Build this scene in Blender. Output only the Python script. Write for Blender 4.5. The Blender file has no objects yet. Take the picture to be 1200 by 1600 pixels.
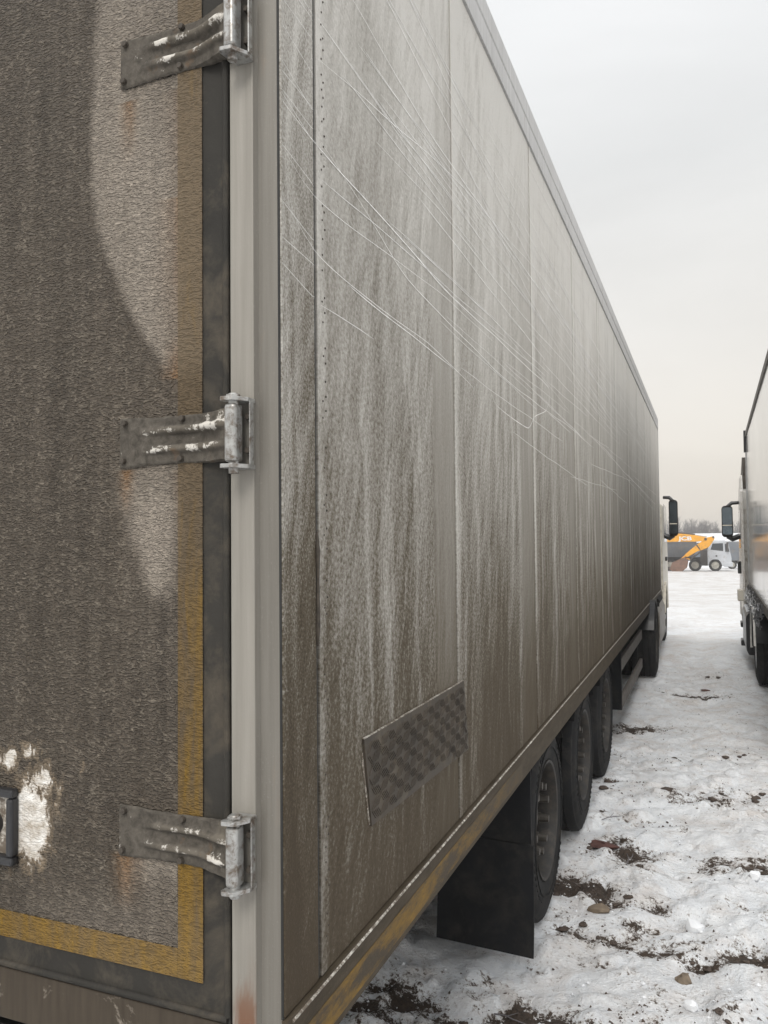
import bpy, bmesh, math, random
import numpy as np
from mathutils import Vector, Matrix
SC = bpy.context.scene
COL = SC.collection
RAD = math.radians
random.seed(4)
RNG = np.random.default_rng(7)

# ------------------------------------------------------------------ camera
cam_data = bpy.data.cameras.new('camera')
cam = bpy.data.objects.new('camera', cam_data)
COL.objects.link(cam)
YAW, PITCH, ROLL, FPX = 0.3857, 0.0352, -0.0096, 1238.7
fw = Vector((-math.sin(YAW) * math.cos(PITCH), math.cos(YAW) * math.cos(PITCH), math.sin(PITCH)))
ri = Vector((math.cos(YAW), math.sin(YAW), 0))
up = ri.cross(fw)
r2 = math.cos(ROLL) * ri + math.sin(ROLL) * up
u2 = -math.sin(ROLL) * ri + math.cos(ROLL) * up
cam.matrix_world = Matrix(((r2.x, u2.x, -fw.x, 0.7631), (r2.y, u2.y, -fw.y, -1.3466),
                           (r2.z, u2.z, -fw.z, 1.8814), (0, 0, 0, 1)))
cam_data.sensor_fit = 'VERTICAL'
cam_data.sensor_height = 36
cam_data.lens = FPX / 1600 * 36
cam_data.clip_start = 0.05
cam_data.clip_end = 3000
SC.camera = cam

# ------------------------------------------------------------------ exposure
SC.view_settings.view_transform = 'Standard'
SC.view_settings.look = 'None'
SC.view_settings.exposure = 0.45
SC.view_settings.gamma = 1.0
SC.view_settings.use_curve_mapping = False


# ------------------------------------------------------------------ node helpers
def nd(nt, typ, ins=None, **props):
    n = nt.nodes.new(typ)
    for k, v in props.items():
        setattr(n, k, v)
    for k, v in (ins or {}).items():
        s = n.inputs[k]
        if isinstance(v, bpy.types.NodeSocket):
            nt.links.new(v, s)
        else:
            s.default_value = v
    return n


def c4(c):
    return (c[0], c[1], c[2], 1.0)


def noise(nt, vec, scale=1.0, detail=3.0, rough=0.55, dist=0.0, typ=None):
    n = nd(nt, 'ShaderNodeTexNoise', {'Vector': vec, 'Scale': scale, 'Detail': detail, 'Roughness': rough, 'Distortion': dist})
    return n.outputs[0]


def mapping(nt, vec, scale=(1, 1, 1), rot=(0, 0, 0), loc=(0, 0, 0)):
    return nd(nt, 'ShaderNodeMapping', {'Vector': vec, 'Scale': scale, 'Rotation': rot, 'Location': loc}).outputs[0]


def mth(nt, op, a, b=0.0, c=0.0, clamp=False):
    return nd(nt, 'ShaderNodeMath', {0: a, 1: b, 2: c}, operation=op, use_clamp=clamp).outputs[0]


def mapr(nt, v, a, b, c=0.0, d=1.0, smooth=False):
    return nd(nt, 'ShaderNodeMapRange', {'Value': v, 'From Min': a, 'From Max': b, 'To Min': c, 'To Max': d},
              clamp=True, interpolation_type='SMOOTHSTEP' if smooth else 'LINEAR').outputs[0]


def mixc(nt, f, a, b, blend='MIX'):
    n = nd(nt, 'ShaderNodeMix', {0: f}, data_type='RGBA', blend_type=blend)
    for i, v in ((6, a), (7, b)):
        if isinstance(v, bpy.types.NodeSocket):
            nt.links.new(v, n.inputs[i])
        else:
            n.inputs[i].default_value = c4(v)
    return n.outputs[2]


def bump(nt, h, strength=0.5, dist=0.01, normal=None):
    ins = {'Height': h, 'Strength': strength, 'Distance': dist}
    if normal is not None:
        ins['Normal'] = normal
    return nd(nt, 'ShaderNodeBump', ins).outputs[0]


def newmat(name):
    m = bpy.data.materials.new(name)
    m.use_nodes = True
    nt = m.node_tree
    b = nt.nodes['Principled BSDF']
    return m, nt, b


def put(nt, b, **kw):
    names = {'color': 'Base Color', 'rough': 'Roughness', 'metal': 'Metallic', 'spec': 'Specular IOR Level', 'normal': 'Normal',
             'coat': 'Coat Weight', 'coat_rough': 'Coat Roughness'}
    for k, v in kw.items():
        s = b.inputs[names[k]]
        if isinstance(v, bpy.types.NodeSocket):
            nt.links.new(v, s)
        elif k == 'color':
            s.default_value = c4(v)
        else:
            s.default_value = v


def worldpos(nt):
    return nd(nt, 'ShaderNodeNewGeometry').outputs['Position']


def sep(nt, v):
    return nd(nt, 'ShaderNodeSeparateXYZ', {0: v}).outputs


def simple(name, col, rough=0.6, metal=0.0, spec=0.5, var=0.35, scale=9.0, dirt=None, dirt_amt=0.0, bmp=0.0, bscale=60.0, low=None):
    """plain surface with blotchy variation, and optional dirt patches"""
    m, nt, b = newmat(name)
    p = nd(nt, 'ShaderNodeTexCoord').outputs['Object']
    n1 = noise(nt, p, scale, 5, 0.65)
    f = mapr(nt, n1, 0.3, 0.7, 1 - var, 1 + var)
    c = mixc(nt, 1.0, col, nd(nt, 'ShaderNodeCombineColor', {0: f, 1: f, 2: f}).outputs[0], 'MULTIPLY')
    if dirt is not None:
        n2 = noise(nt, p, scale * 1.7, 6, 0.7, 0.4)
        c = mixc(nt, mapr(nt, n2, 0.62 - dirt_amt * 0.5, 0.80 - dirt_amt * 0.5), c, dirt)
    put(nt, b, color=c, rough=mapr(nt, n1, 0.3, 0.7, max(0.02, rough - 0.08), min(1, rough + 0.08)), metal=metal, spec=spec)
    if bmp:
        put(nt, b, normal=bump(nt, noise(nt, p, bscale, 4, 0.6), bmp, 0.004))
    return m


# ------------------------------------------------------------------ sky
W = bpy.data.worlds.new('World')
SC.world = W
W.use_nodes = True
wt = W.node_tree
SUN_EL, SUN_AZ = RAD(46), RAD(178)          # azimuth measured from +Y towards +X
sky = nd(wt, 'ShaderNodeTexSky', sky_type='NISHITA', sun_disc=False, sun_elevation=SUN_EL, sun_rotation=SUN_AZ, dust_density=4.0)
hs = nd(wt, 'ShaderNodeHueSaturation', {'Saturation': 0.12, 'Value': 1.0, 'Color': sky.outputs[0]})
wd = nd(wt, 'ShaderNodeTexCoord').outputs['Generated']
wz = sep(wt, wd)[2]
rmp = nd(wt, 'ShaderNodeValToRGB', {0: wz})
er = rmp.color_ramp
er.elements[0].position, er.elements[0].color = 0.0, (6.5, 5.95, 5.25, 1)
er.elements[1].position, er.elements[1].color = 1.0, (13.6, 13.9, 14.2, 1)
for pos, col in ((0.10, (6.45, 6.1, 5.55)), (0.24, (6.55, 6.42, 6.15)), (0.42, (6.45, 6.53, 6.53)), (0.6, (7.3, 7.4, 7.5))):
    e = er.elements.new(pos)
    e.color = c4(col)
cl = noise(wt, mapping(wt, wd, (1.0, 1.0, 3.2)), 1.7, 5, 0.55, 0.4)
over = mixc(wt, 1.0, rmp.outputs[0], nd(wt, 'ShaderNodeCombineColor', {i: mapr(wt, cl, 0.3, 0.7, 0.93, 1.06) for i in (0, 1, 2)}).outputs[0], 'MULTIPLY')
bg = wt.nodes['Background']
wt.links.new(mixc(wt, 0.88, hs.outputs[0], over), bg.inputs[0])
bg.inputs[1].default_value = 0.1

# ------------------------------------------------------------------ sun (veiled by cloud)
sd = bpy.data.lights.new('sun', 'SUN')
sd.energy = 1.5
sd.angle = RAD(24)
sd.color = (1.0, 0.96, 0.90)
sun = bpy.data.objects.new('sun', sd)
COL.objects.link(sun)
sdir = Vector((math.sin(SUN_AZ) * math.cos(SUN_EL), math.cos(SUN_AZ) * math.cos(SUN_EL), math.sin(SUN_EL)))
sun.rotation_euler = sdir.to_track_quat('Z', 'Y').to_euler()


# ------------------------------------------------------------------ object helpers
ORG = {}


def vorg(o):
    return ORG.get(o.name, Vector((0, 0, 0))) if o is not None else Vector((0, 0, 0))


def thing(name, label, cat, loc=(0, 0, 0), rotz=0.0, group=None, org=False):
    o = bpy.data.objects.new(name, None)
    o.empty_display_size = 0.2
    COL.objects.link(o)
    o.location = loc
    o.rotation_euler = (0, 0, rotz)
    o['label'] = label
    o['category'] = cat
    if group:
        o['group'] = group
    ORG[o.name] = Vector(loc) if org else Vector((0, 0, 0))
    return o


def tag(o, label=None, cat=None, group=None, kind=None):
    for k, v in (('label', label), ('category', cat), ('group', group), ('kind', kind)):
        if v:
            o[k] = v
    return o


class B:
    """collects shapes into one mesh"""

    def __init__(self):
        self.bm = bmesh.new()

    def add(self, vs, fs):
        bv = [self.bm.verts.new(v) for v in vs]
        for f in fs:
            try:
                self.bm.faces.new([bv[i] for i in f])
            except ValueError:
                pass
        return self

    def box(self, x0, x1, y0, y1, z0, z1):
        v = [(x, y, z) for x in (x0, x1) for y in (y0, y1) for z in (z0, z1)]
        return self.add(v, [(0, 1, 3, 2), (4, 6, 7, 5), (0, 4, 5, 1), (2, 3, 7, 6), (0, 2, 6, 4), (1, 5, 7, 3)])

    def prism(self, poly, axis, a, b):
        """2D polygon extruded along an axis; poly coordinates are the two other axes in xyz order"""
        def P(u, v, w):
            return {0: (w, u, v), 1: (u, w, v), 2: (u, v, w)}[axis]
        n = len(poly)
        vs = [P(u, v, a) for u, v in poly] + [P(u, v, b) for u, v in poly]
        fs = [tuple(range(n))[::-1], tuple(range(n, 2 * n))]
        fs += [(i, (i + 1) % n, n + (i + 1) % n, n + i) for i in range(n)]
        return self.add(vs, fs)

    def cyl(self, p0, p1, r0, r1=None, n=12, caps=True):
        r1 = r0 if r1 is None else r1
        p0, p1 = Vector(p0), Vector(p1)
        d = (p1 - p0).normalized()
        a = d.orthogonal().normalized()
        b = d.cross(a)
        vs = []
        for p, r in ((p0, r0), (p1, r1)):
            for i in range(n):
                t = 2 * math.pi * i / n
                vs.append(p + r * (math.cos(t) * a + math.sin(t) * b))
        fs = [(i, (i + 1) % n, n + (i + 1) % n, n + i) for i in range(n)]
        if caps:
            fs += [tuple(range(n))[::-1], tuple(range(n, 2 * n))]
        return self.add(vs, fs)

    def tube(self, pts, r, n=6):
        pts = [Vector(p) for p in pts]
        rr = r if isinstance(r, (list, tuple)) else [r] * len(pts)
        vs, fs = [], []
        a = None
        for k, p in enumerate(pts):
            d = (pts[min(k + 1, len(pts) - 1)] - pts[max(k - 1, 0)])
            d = d.normalized() if d.length > 1e-9 else Vector((0, 0, 1))
            a = d.orthogonal().normalized() if a is None else (a - d * a.dot(d)).normalized()
            b = d.cross(a)
            for i in range(n):
                t = 2 * math.pi * i / n
                vs.append(p + rr[k] * (math.cos(t) * a + math.sin(t) * b))
        for k in range(len(pts) - 1):
            for i in range(n):
                fs.append((k * n + i, k * n + (i + 1) % n, (k + 1) * n + (i + 1) % n, (k + 1) * n + i))
        m = len(pts) - 1
        fs += [tuple(range(n))[::-1], tuple(m * n + i for i in range(n))]
        return self.add(vs, fs)

    def lathe(self, prof, c=(0, 0, 0), n=48, a0=0.0, a1=2 * math.pi, closed=True):
        """profile of (radius, x) turned about the x axis through c"""
        full = abs(a1 - a0 - 2 * math.pi) < 1e-6
        steps = n if full else n + 1
        vs, fs = [], []
        for i in range(steps):
            t = a0 + (a1 - a0) * i / n
            for r, x in prof:
                vs.append((c[0] + x, c[1] + r * math.cos(t), c[2] + r * math.sin(t)))
        k = len(prof)
        for i in range(n):
            j = (i + 1) % steps
            for q in range(k if closed else k - 1):
                w = (q + 1) % k
                fs.append((i * k + q, j * k + q, j * k + w, i * k + w))
        if not full:
            fs.append(tuple(range(k)))
            fs.append(tuple((steps - 1) * k + q for q in range(k))[::-1])
        return self.add(vs, fs)

    def build(self, name, mat, parent=None, smooth=None, bevel=0.0, seg=2):
        bmesh.ops.recalc_face_normals(self.bm, faces=self.bm.faces)
        me = bpy.data.meshes.new(name)
        og = vorg(parent)
        if og.length > 0:
            bmesh.ops.translate(self.bm, verts=self.bm.verts, vec=-og)
        self.bm.to_mesh(me)
        self.bm.free()
        return link(name, me, mat, parent, smooth, bevel, seg)


def link(name, me, mat, parent=None, smooth=None, bevel=0.0, seg=2):
    if mat is not None and not me.materials:
        me.materials.append(mat)
    o = bpy.data.objects.new(name, me)
    COL.objects.link(o)
    if parent is not None:
        o.parent = parent
        ORG[o.name] = vorg(parent)
    if smooth:
        me.shade_smooth()
        me.set_sharp_from_angle(angle=RAD(smooth))
    if bevel:
        md = o.modifiers.new('bevel', 'BEVEL')
        md.width = bevel
        md.segments = seg
        md.limit_method = 'ANGLE'
        md.angle_limit = RAD(35)
        md.harden_normals = False
    return o


def copy_part(o, parent, off):
    c = o.copy()
    COL.objects.link(c)
    c.parent = parent
    c.location = Vector(o.location) + Vector(off)
    ORG[c.name] = vorg(o)
    return c


def from_np(name, V, F, mat, parent=None, attrs=None, smooth=False):
    me = bpy.data.meshes.new(name)
    me.vertices.add(len(V))
    og = vorg(parent)
    me.vertices.foreach_set('co', (V - np.array(og)).astype(np.float32).ravel())
    k = F.shape[1]
    me.loops.add(F.size)
    me.loops.foreach_set('vertex_index', F.astype(np.int32).ravel())
    me.polygons.add(len(F))
    me.polygons.foreach_set('loop_start', np.arange(0, F.size, k, dtype=np.int32))
    me.update(calc_edges=True)
    for an, av in (attrs or {}).items():
        a = me.attributes.new(an, 'FLOAT', 'POINT')
        a.data.foreach_set('value', av.astype(np.float32).ravel())
    if smooth:
        me.shade_smooth()
    return link(name, me, mat, parent)


def grid_faces(nu, nv):
    i = np.arange(nu - 1)[:, None] * nv + np.arange(nv - 1)[None, :]
    return np.stack([i, i + nv, i + nv + 1, i + 1], -1).reshape(-1, 4)


# value noise
def vnoise(x, y, seed=0):
    xi, yi = np.floor(x).astype(np.int64), np.floor(y).astype(np.int64)
    fx, fy = x - xi, y - yi
    fx, fy = fx * fx * (3 - 2 * fx), fy * fy * (3 - 2 * fy)

    def h(a, b):
        n = (a * 374761393 + b * 668265263 + seed * 1442695041) & 0x7fffffff
        n = ((n ^ (n >> 13)) * 1274126177) & 0x7fffffff
        return ((n ^ (n >> 16)) & 0xffff) / 65535.0
    return (h(xi, yi) * (1 - fx) + h(xi + 1, yi) * fx) * (1 - fy) + (h(xi, yi + 1) * (1 - fx) + h(xi + 1, yi + 1) * fx) * fy


def fbm(x, y, seed=0, oct=4, gain=0.5):
    s, a, t = 0, 1.0, 0
    for k in range(oct):
        s = s + a * vnoise(x * 2 ** k + 17.3 * k, y * 2 ** k - 9.1 * k, seed + k)
        t += a
        a *= gain
    return s / t


def sstep(v, a, b):
    t = np.clip((v - a) / (b - a), 0, 1)
    return t * t * (3 - 2 * t)


# ------------------------------------------------------------------ materials
def stucco_height(nt, p):
    """leather-grain moulding of the door skin"""
    q = mapping(nt, p, (46, 46, 135), (0, RAD(10), 0))
    n1 = noise(nt, q, 1.0, 2.2, 0.5, 0.22)
    ridge = mth(nt, 'SUBTRACT', 1.0, mth(nt, 'MULTIPLY', mth(nt, 'ABSOLUTE', mth(nt, 'SUBTRACT', n1, 0.5)), 7.5, clamp=True))
    n2 = noise(nt, mapping(nt, p, (22, 22, 34)), 1.0, 4, 0.6)
    return mth(nt, 'ADD', mth(nt, 'MULTIPLY', ridge, 0.75), mth(nt, 'MULTIPLY', n2, 0.5)), ridge


def attr(nt, name):
    return nd(nt, 'ShaderNodeAttribute', attribute_name=name).outputs['Fac']


def make_door_mat():
    m, nt, b = newmat('dirty_door_skin')
    p = worldpos(nt)
    x, y, z = sep(nt, p)
    h, ridge = stucco_height(nt, p)
    big = noise(nt, mapping(nt, p, (4, 4, 1.6)), 1, 6, 0.65, 0.8)
    streak = noise(nt, mapping(nt, p, (28, 28, 1.6)), 1, 4, 0.6)
    n_patch = noise(nt, p, 17, 4, 0.65)
    base = mixc(nt, mapr(nt, big, 0.3, 0.7), (0.060, 0.047, 0.034), (0.100, 0.079, 0.058))
    base = mixc(nt, mapr(nt, streak, 0.42, 0.75, 0, 0.5), base, (0.17, 0.14, 0.108))
    clean = mth(nt, 'MULTIPLY', attr(nt, 'clean'), mapr(nt, streak, 0.2, 0.6, 0.78, 1.0))
    col = mixc(nt, clean, base, mixc(nt, streak, (0.34, 0.288, 0.235), (0.42, 0.365, 0.305)))
    col = mixc(nt, mth(nt, 'MULTIPLY', attr(nt, 'rust'), mapr(nt, streak, 0.25, 0.7, 0.3, 1)), col, (0.26, 0.125, 0.035))
    # paler crests and darker valleys of the grain
    col = mixc(nt, mth(nt, 'MULTIPLY', mapr(nt, ridge, 0.62, 1.0), mapr(nt, n_patch, 0.35, 0.65, 0.10, 0.58)), col, (0.33, 0.285, 0.225))
    col = mixc(nt, mapr(nt, h, 0.15, 0.55, 0.6, 0.0), col, (0.034, 0.027, 0.020))
    # flaked patch near the lock: bare white paint with brown torn rim
    pk = mth(nt, 'ADD', attr(nt, 'peel'), mth(nt, 'MULTIPLY', mth(nt, 'SUBTRACT', noise(nt, mapping(nt, p, (34, 34, 22)), 1, 6, 0.7, 0.6), 0.5), 1.5))
    col = mixc(nt, mapr(nt, pk, 0.34, 0.5), col, (0.27, 0.21, 0.145))
    col = mixc(nt, mapr(nt, pk, 0.54, 0.70), col, mixc(nt, mapr(nt, noise(nt, p, 26, 6, 0.7), 0.35, 0.65), (0.38, 0.33, 0.27), (0.80, 0.785, 0.75)))
    hb = mth(nt, 'MULTIPLY', h, mapr(nt, pk, 0.45, 0.6, 1.0, 0.15))
    put(nt, b, color=col, rough=0.62, spec=0.35, normal=bump(nt, hb, 1.0, 0.013))
    return m


def make_tape_mat():
    m, nt, b = newmat('dirty_yellow_tape')
    p = worldpos(nt)
    x, y, z = sep(nt, p)
    h, ridge = stucco_height(nt, p)
    streak = noise(nt, mapping(nt, p, (26, 26, 3.5)), 1, 6, 0.7, 0.6)
    cover = mth(nt, 'ADD', mapr(nt, z, 0.95, 2.0, 0.40, 1.1), mth(nt, 'MULTIPLY', mth(nt, 'SUBTRACT', streak, 0.5), 1.9), clamp=True)
    col = mixc(nt, cover, mixc(nt, noise(nt, p, 60, 4, 0.7), (0.17, 0.092, 0.006), (0.28, 0.158, 0.008)), mixc(nt, streak, (0.062, 0.044, 0.026), (0.115, 0.086, 0.055)))
    col = mixc(nt, mth(nt, 'MULTIPLY', attr(nt, 'clean'), 0.7), col, (0.21, 0.165, 0.115))
    col = mixc(nt, mapr(nt, ridge, 0.5, 1.0, 0, 0.22), col, mixc(nt, cover, (0.38, 0.225, 0.02), (0.21, 0.155, 0.095)))
    col = mixc(nt, mapr(nt, h, 0.15, 0.5, 0.4, 0.0), col, (0.05, 0.04, 0.025))
    put(nt, b, color=col, rough=0.7, spec=0.15, normal=bump(nt, h, 0.65, 0.006))
    return m


def make_side_mat(name, strip=False):
    m, nt, b = newmat(name)
    p = worldpos(nt)
    x, y, z = sep(nt, p)
    g = sep(nt, nd(nt, 'ShaderNodeTexCoord').outputs['Generated'])[1]
    wv = noise(nt, mapping(nt, p, (1, 1.6, 1.1)), 1, 3, 0.5)
    wp0 = nd(nt, 'ShaderNodeVectorMath', {0: p, 1: nd(nt, 'ShaderNodeCombineXYZ', {1: mth(nt, 'MULTIPLY', wv, 0.22)}).outputs[0]}, operation='ADD').outputs[0]
    tilt = mapping(nt, wp0, (1, 1, 1), (RAD(17), 0, 0))
    warp = noise(nt, p, 1.3, 2, 0.5)
    wp = nd(nt, 'ShaderNodeVectorMath', {0: p, 1: nd(nt, 'ShaderNodeCombineXYZ', {1: mth(nt, 'MULTIPLY', warp, 0.22)}).outputs[0]}, operation='ADD').outputs[0]
    sA = noise(nt, mapping(nt, wp, (1, 6.0, 0.45)), 1, 5, 0.62, 0.35)
    sB = noise(nt, mapping(nt, wp, (1, 34, 0.7)), 1, 4, 0.65)
    brush = noise(nt, mapping(nt, tilt, (1, 26, 4.2)), 1, 6, 0.75)
    if strip:
        grain = noise(nt, mapping(nt, p, (1, 190, 150)), 1, 3, 0.7)
    else:
        grain = noise(nt, mapping(nt, mapping(nt, p, (1, 1, 1), (RAD(26), 0, 0)), (1, 85, 95)), 1, 4, 0.75)
    zf = mapr(nt, z, 0.95, 3.7)
    wash = noise(nt, mapping(nt, wp, (1, 7.5, 0.55), (RAD(9), 0, 0), (0, 3.1, 0)), 1, 6, 0.65, 0.6)
    wash2 = noise(nt, mapping(nt, wp, (1, 38, 0.9), (RAD(3), 0, 0), (0, 7.7, 0)), 1, 4, 0.6)
    d = mapr(nt, zf, 0.0, 1.0, 1.16, 0.02)

    def plus(d, n, k):
        return mth(nt, 'ADD', d, mth(nt, 'MULTIPLY', mth(nt, 'SUBTRACT', n, 0.5), k))
    d = plus(d, sA, 0.70)
    d = plus(d, sB, 0.22)
    d = plus(d, brush, 0.95)
    d = mth(nt, 'SUBTRACT', d, mapr(nt, wash, 0.50, 0.78, 0.0, 0.46))
    d = mth(nt, 'SUBTRACT', d, mapr(nt, wash2, 0.58, 0.78, 0.0, 0.17))
    d = plus(d, grain, mapr(nt, z, 2.0, 3.6, 1.45, 0.6) if not strip else 1.5)
    if strip:
        d = mth(nt, 'ADD', d, 0.10)
    if not strip:
        d = mth(nt, 'SUBTRACT', d, mapr(nt, g, 0.0, 0.055, 0.30, 0.0))
        d = mth(nt, 'ADD', d, mapr(nt, g, 0.90, 0.985, 0.0, 0.16))
    if not strip:
        # the trailing quarter of each sheet is a smoother film, with a dark line at the lap
        film = mth(nt, 'MULTIPLY', mapr(nt, g, 0.74, 0.80, 0.0, 0.75, True), mapr(nt, z, 2.3, 3.3, 1.0, 0.35))
        flat = mth(nt, 'ADD', mapr(nt, zf, 0.0, 1.0, 1.02, 0.20), mth(nt, 'MULTIPLY', mth(nt, 'SUBTRACT', sB, 0.5), 0.45))
        d = mth(nt, 'ADD', mth(nt, 'MULTIPLY', d, mth(nt, 'SUBTRACT', 1.0, film)), mth(nt, 'MULTIPLY', flat, film))
        d = mth(nt, 'ADD', d, mapr(nt, g, 0.984, 0.994, 0.0, 0.5))
    d = mth(nt, 'MAXIMUM', mth(nt, 'MINIMUM', d, 1.25), 0.0)
    hue = noise(nt, p, 2.2, 3)
    dirtc = mixc(nt, hue, (0.106, 0.085, 0.058), (0.108, 0.094, 0.071))
    col = mixc(nt, mapr(nt, d, 0.05, 0.95), (0.555, 0.535, 0.495), dirtc)
    col = mixc(nt, mapr(nt, d, 0.95, 1.25), col, (0.056, 0.043, 0.029))
    # road splash on the lowest part
    sp = mth(nt, 'MULTIPLY', mapr(nt, z, 1.0, 1.75, 0.75, 0.0, True), mapr(nt, brush, 0.35, 0.65, 0.35, 1.0))
    col = mixc(nt, sp, col, (0.070, 0.053, 0.035))
    put(nt, b, color=col, rough=mapr(nt, d, 0.0, 1.0, 0.42, 0.75), spec=mapr(nt, d, 0.0, 1.0, 0.45, 0.15),
        normal=bump(nt, mth(nt, 'ADD', grain, mth(nt, 'MULTIPLY', brush, 0.5)), 0.45, 0.006))
    return m


def make_rail_mat():
    m, nt, b = newmat('dirty_rail')
    p = worldpos(nt)
    x, y, z = sep(nt, p)
    s = noise(nt, mapping(nt, p, (20, 6, 26)), 1, 6, 0.75)
    f = noise(nt, p, 130, 3, 0.6)
    col = mixc(nt, mapr(nt, s, 0.3, 0.7), (0.036, 0.028, 0.018), (0.080, 0.063, 0.044))
    col = mixc(nt, mapr(nt, f, 0.62, 0.8, 0, 0.3), col, (0.17, 0.145, 0.11))
    put(nt, b, color=col, rough=0.65, spec=0.15, normal=bump(nt, f, 0.3, 0.003))
    return m


def make_rail_tape_mat():
    m, nt, b = newmat('worn_rail_tape')
    p = worldpos(nt)
    s = noise(nt, mapping(nt, p, (20, 5, 22)), 1, 6, 0.75)
    f = noise(nt, p, 190, 3, 0.6)
    dirt = mixc(nt, f, (0.04, 0.031, 0.020), (0.085, 0.067, 0.047))
    col = mixc(nt, mth(nt, 'MULTIPLY', mapr(nt, s, 0.42, 0.66, 0, 0.75), mapr(nt, sep(nt, p)[1], 0.9, 2.0, 1.0, 0.15)), dirt, mixc(nt, f, (0.25, 0.135, 0.016), (0.32, 0.185, 0.022)))
    put(nt, b, color=col, rough=0.6, spec=0.15, normal=bump(nt, f, 0.2, 0.002))
    return m


def make_post_mat(name, a=(0.285, 0.268, 0.238), c=(0.215, 0.201, 0.176), spots=True):
    m, nt, b = newmat(name)
    p = worldpos(nt)
    s = noise(nt, mapping(nt, p, (50, 50, 1.5)), 1, 5, 0.65)
    bl = noise(nt, mapping(nt, p, (9, 9, 2.5)), 1, 5, 0.7, 0.4)
    f = noise(nt, p, 260, 3, 0.6)
    col = mixc(nt, mapr(nt, s, 0.3, 0.7), c, a)
    col = mixc(nt, mapr(nt, bl, 0.60, 0.75, 0, 0.6), col, (0.22, 0.17, 0.13))
    col = mixc(nt, mapr(nt, f, 0.62, 0.75, 0, 0.18), col, (0.50, 0.475, 0.43))
    if spots:
        z = sep(nt, p)[2]
        low = mth(nt, 'MULTIPLY', mapr(nt, z, 0.95, 1.12, 1, 0, True), mapr(nt, bl, 0.45, 0.6))
        col = mixc(nt, low, col, (0.17, 0.09, 0.055))
    put(nt, b, color=col, rough=0.55, metal=0.15, spec=0.4, normal=bump(nt, f, 0.12, 0.002))
    return m


def make_strap_mat():
    m, nt, b = newmat('flaking_hinge_strap')
    p = worldpos(nt)
    hh = attr(nt, 'crest')
    n = noise(nt, p, 55, 6, 0.72, 0.5)
    f = noise(nt, p, 220, 4, 0.65)
    col = mixc(nt, mapr(nt, n, 0.3, 0.7), (0.042, 0.037, 0.031), (0.120, 0.107, 0.090))
    w = mth(nt, 'ADD', mth(nt, 'MULTIPLY', hh, 0.26), mth(nt, 'MULTIPLY', n, 0.62))
    w = mth(nt, 'ADD', w, mth(nt, 'MULTIPLY', mth(nt, 'SUBTRACT', f, 0.5), 0.35))
    w = mth(nt, 'ADD', w, mth(nt, 'MULTIPLY', mth(nt, 'SUBTRACT', noise(nt, mapping(nt, p, (22, 22, 30), (0, 0, 0), (0, 0, 3.3)), 1, 2), 0.28), 0.85))
    col = mixc(nt, mapr(nt, hh, 0.3, 0.9, 0, 0.4), col, (0.20, 0.175, 0.14))
    col = mixc(nt, mapr(nt, w, 0.71, 0.79), col, (0.60, 0.57, 0.52))
    col = mixc(nt, mapr(nt, noise(nt, p, 19, 4), 0.62, 0.75, 0, 0.5), col, (0.16, 0.085, 0.035))
    put(nt, b, color=col, rough=0.8, spec=0.15, normal=bump(nt, mth(nt, 'ADD', mth(nt, 'MULTIPLY', f, 0.4), mapr(nt, w, 0.74, 0.84)), 0.5, 0.003))
    return m


def make_sill_mat():
    m, nt, b = newmat('flaked_sill_paint')
    p = worldpos(nt)
    n = noise(nt, mapping(nt, p, (9, 9, 16)), 1, 6, 0.7, 0.6)
    s = noise(nt, mapping(nt, p, (60, 60, 5)), 1, 4, 0.6)
    col = mixc(nt, s, (0.034, 0.027, 0.020), (0.085, 0.069, 0.052))
    col = mixc(nt, mapr(nt, n, 0.58, 0.66, 0, 0.7), col, (0.36, 0.32, 0.27))
    put(nt, b, color=col, rough=0.6, spec=0.15, normal=bump(nt, n, 0.3, 0.004))
    return m


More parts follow.
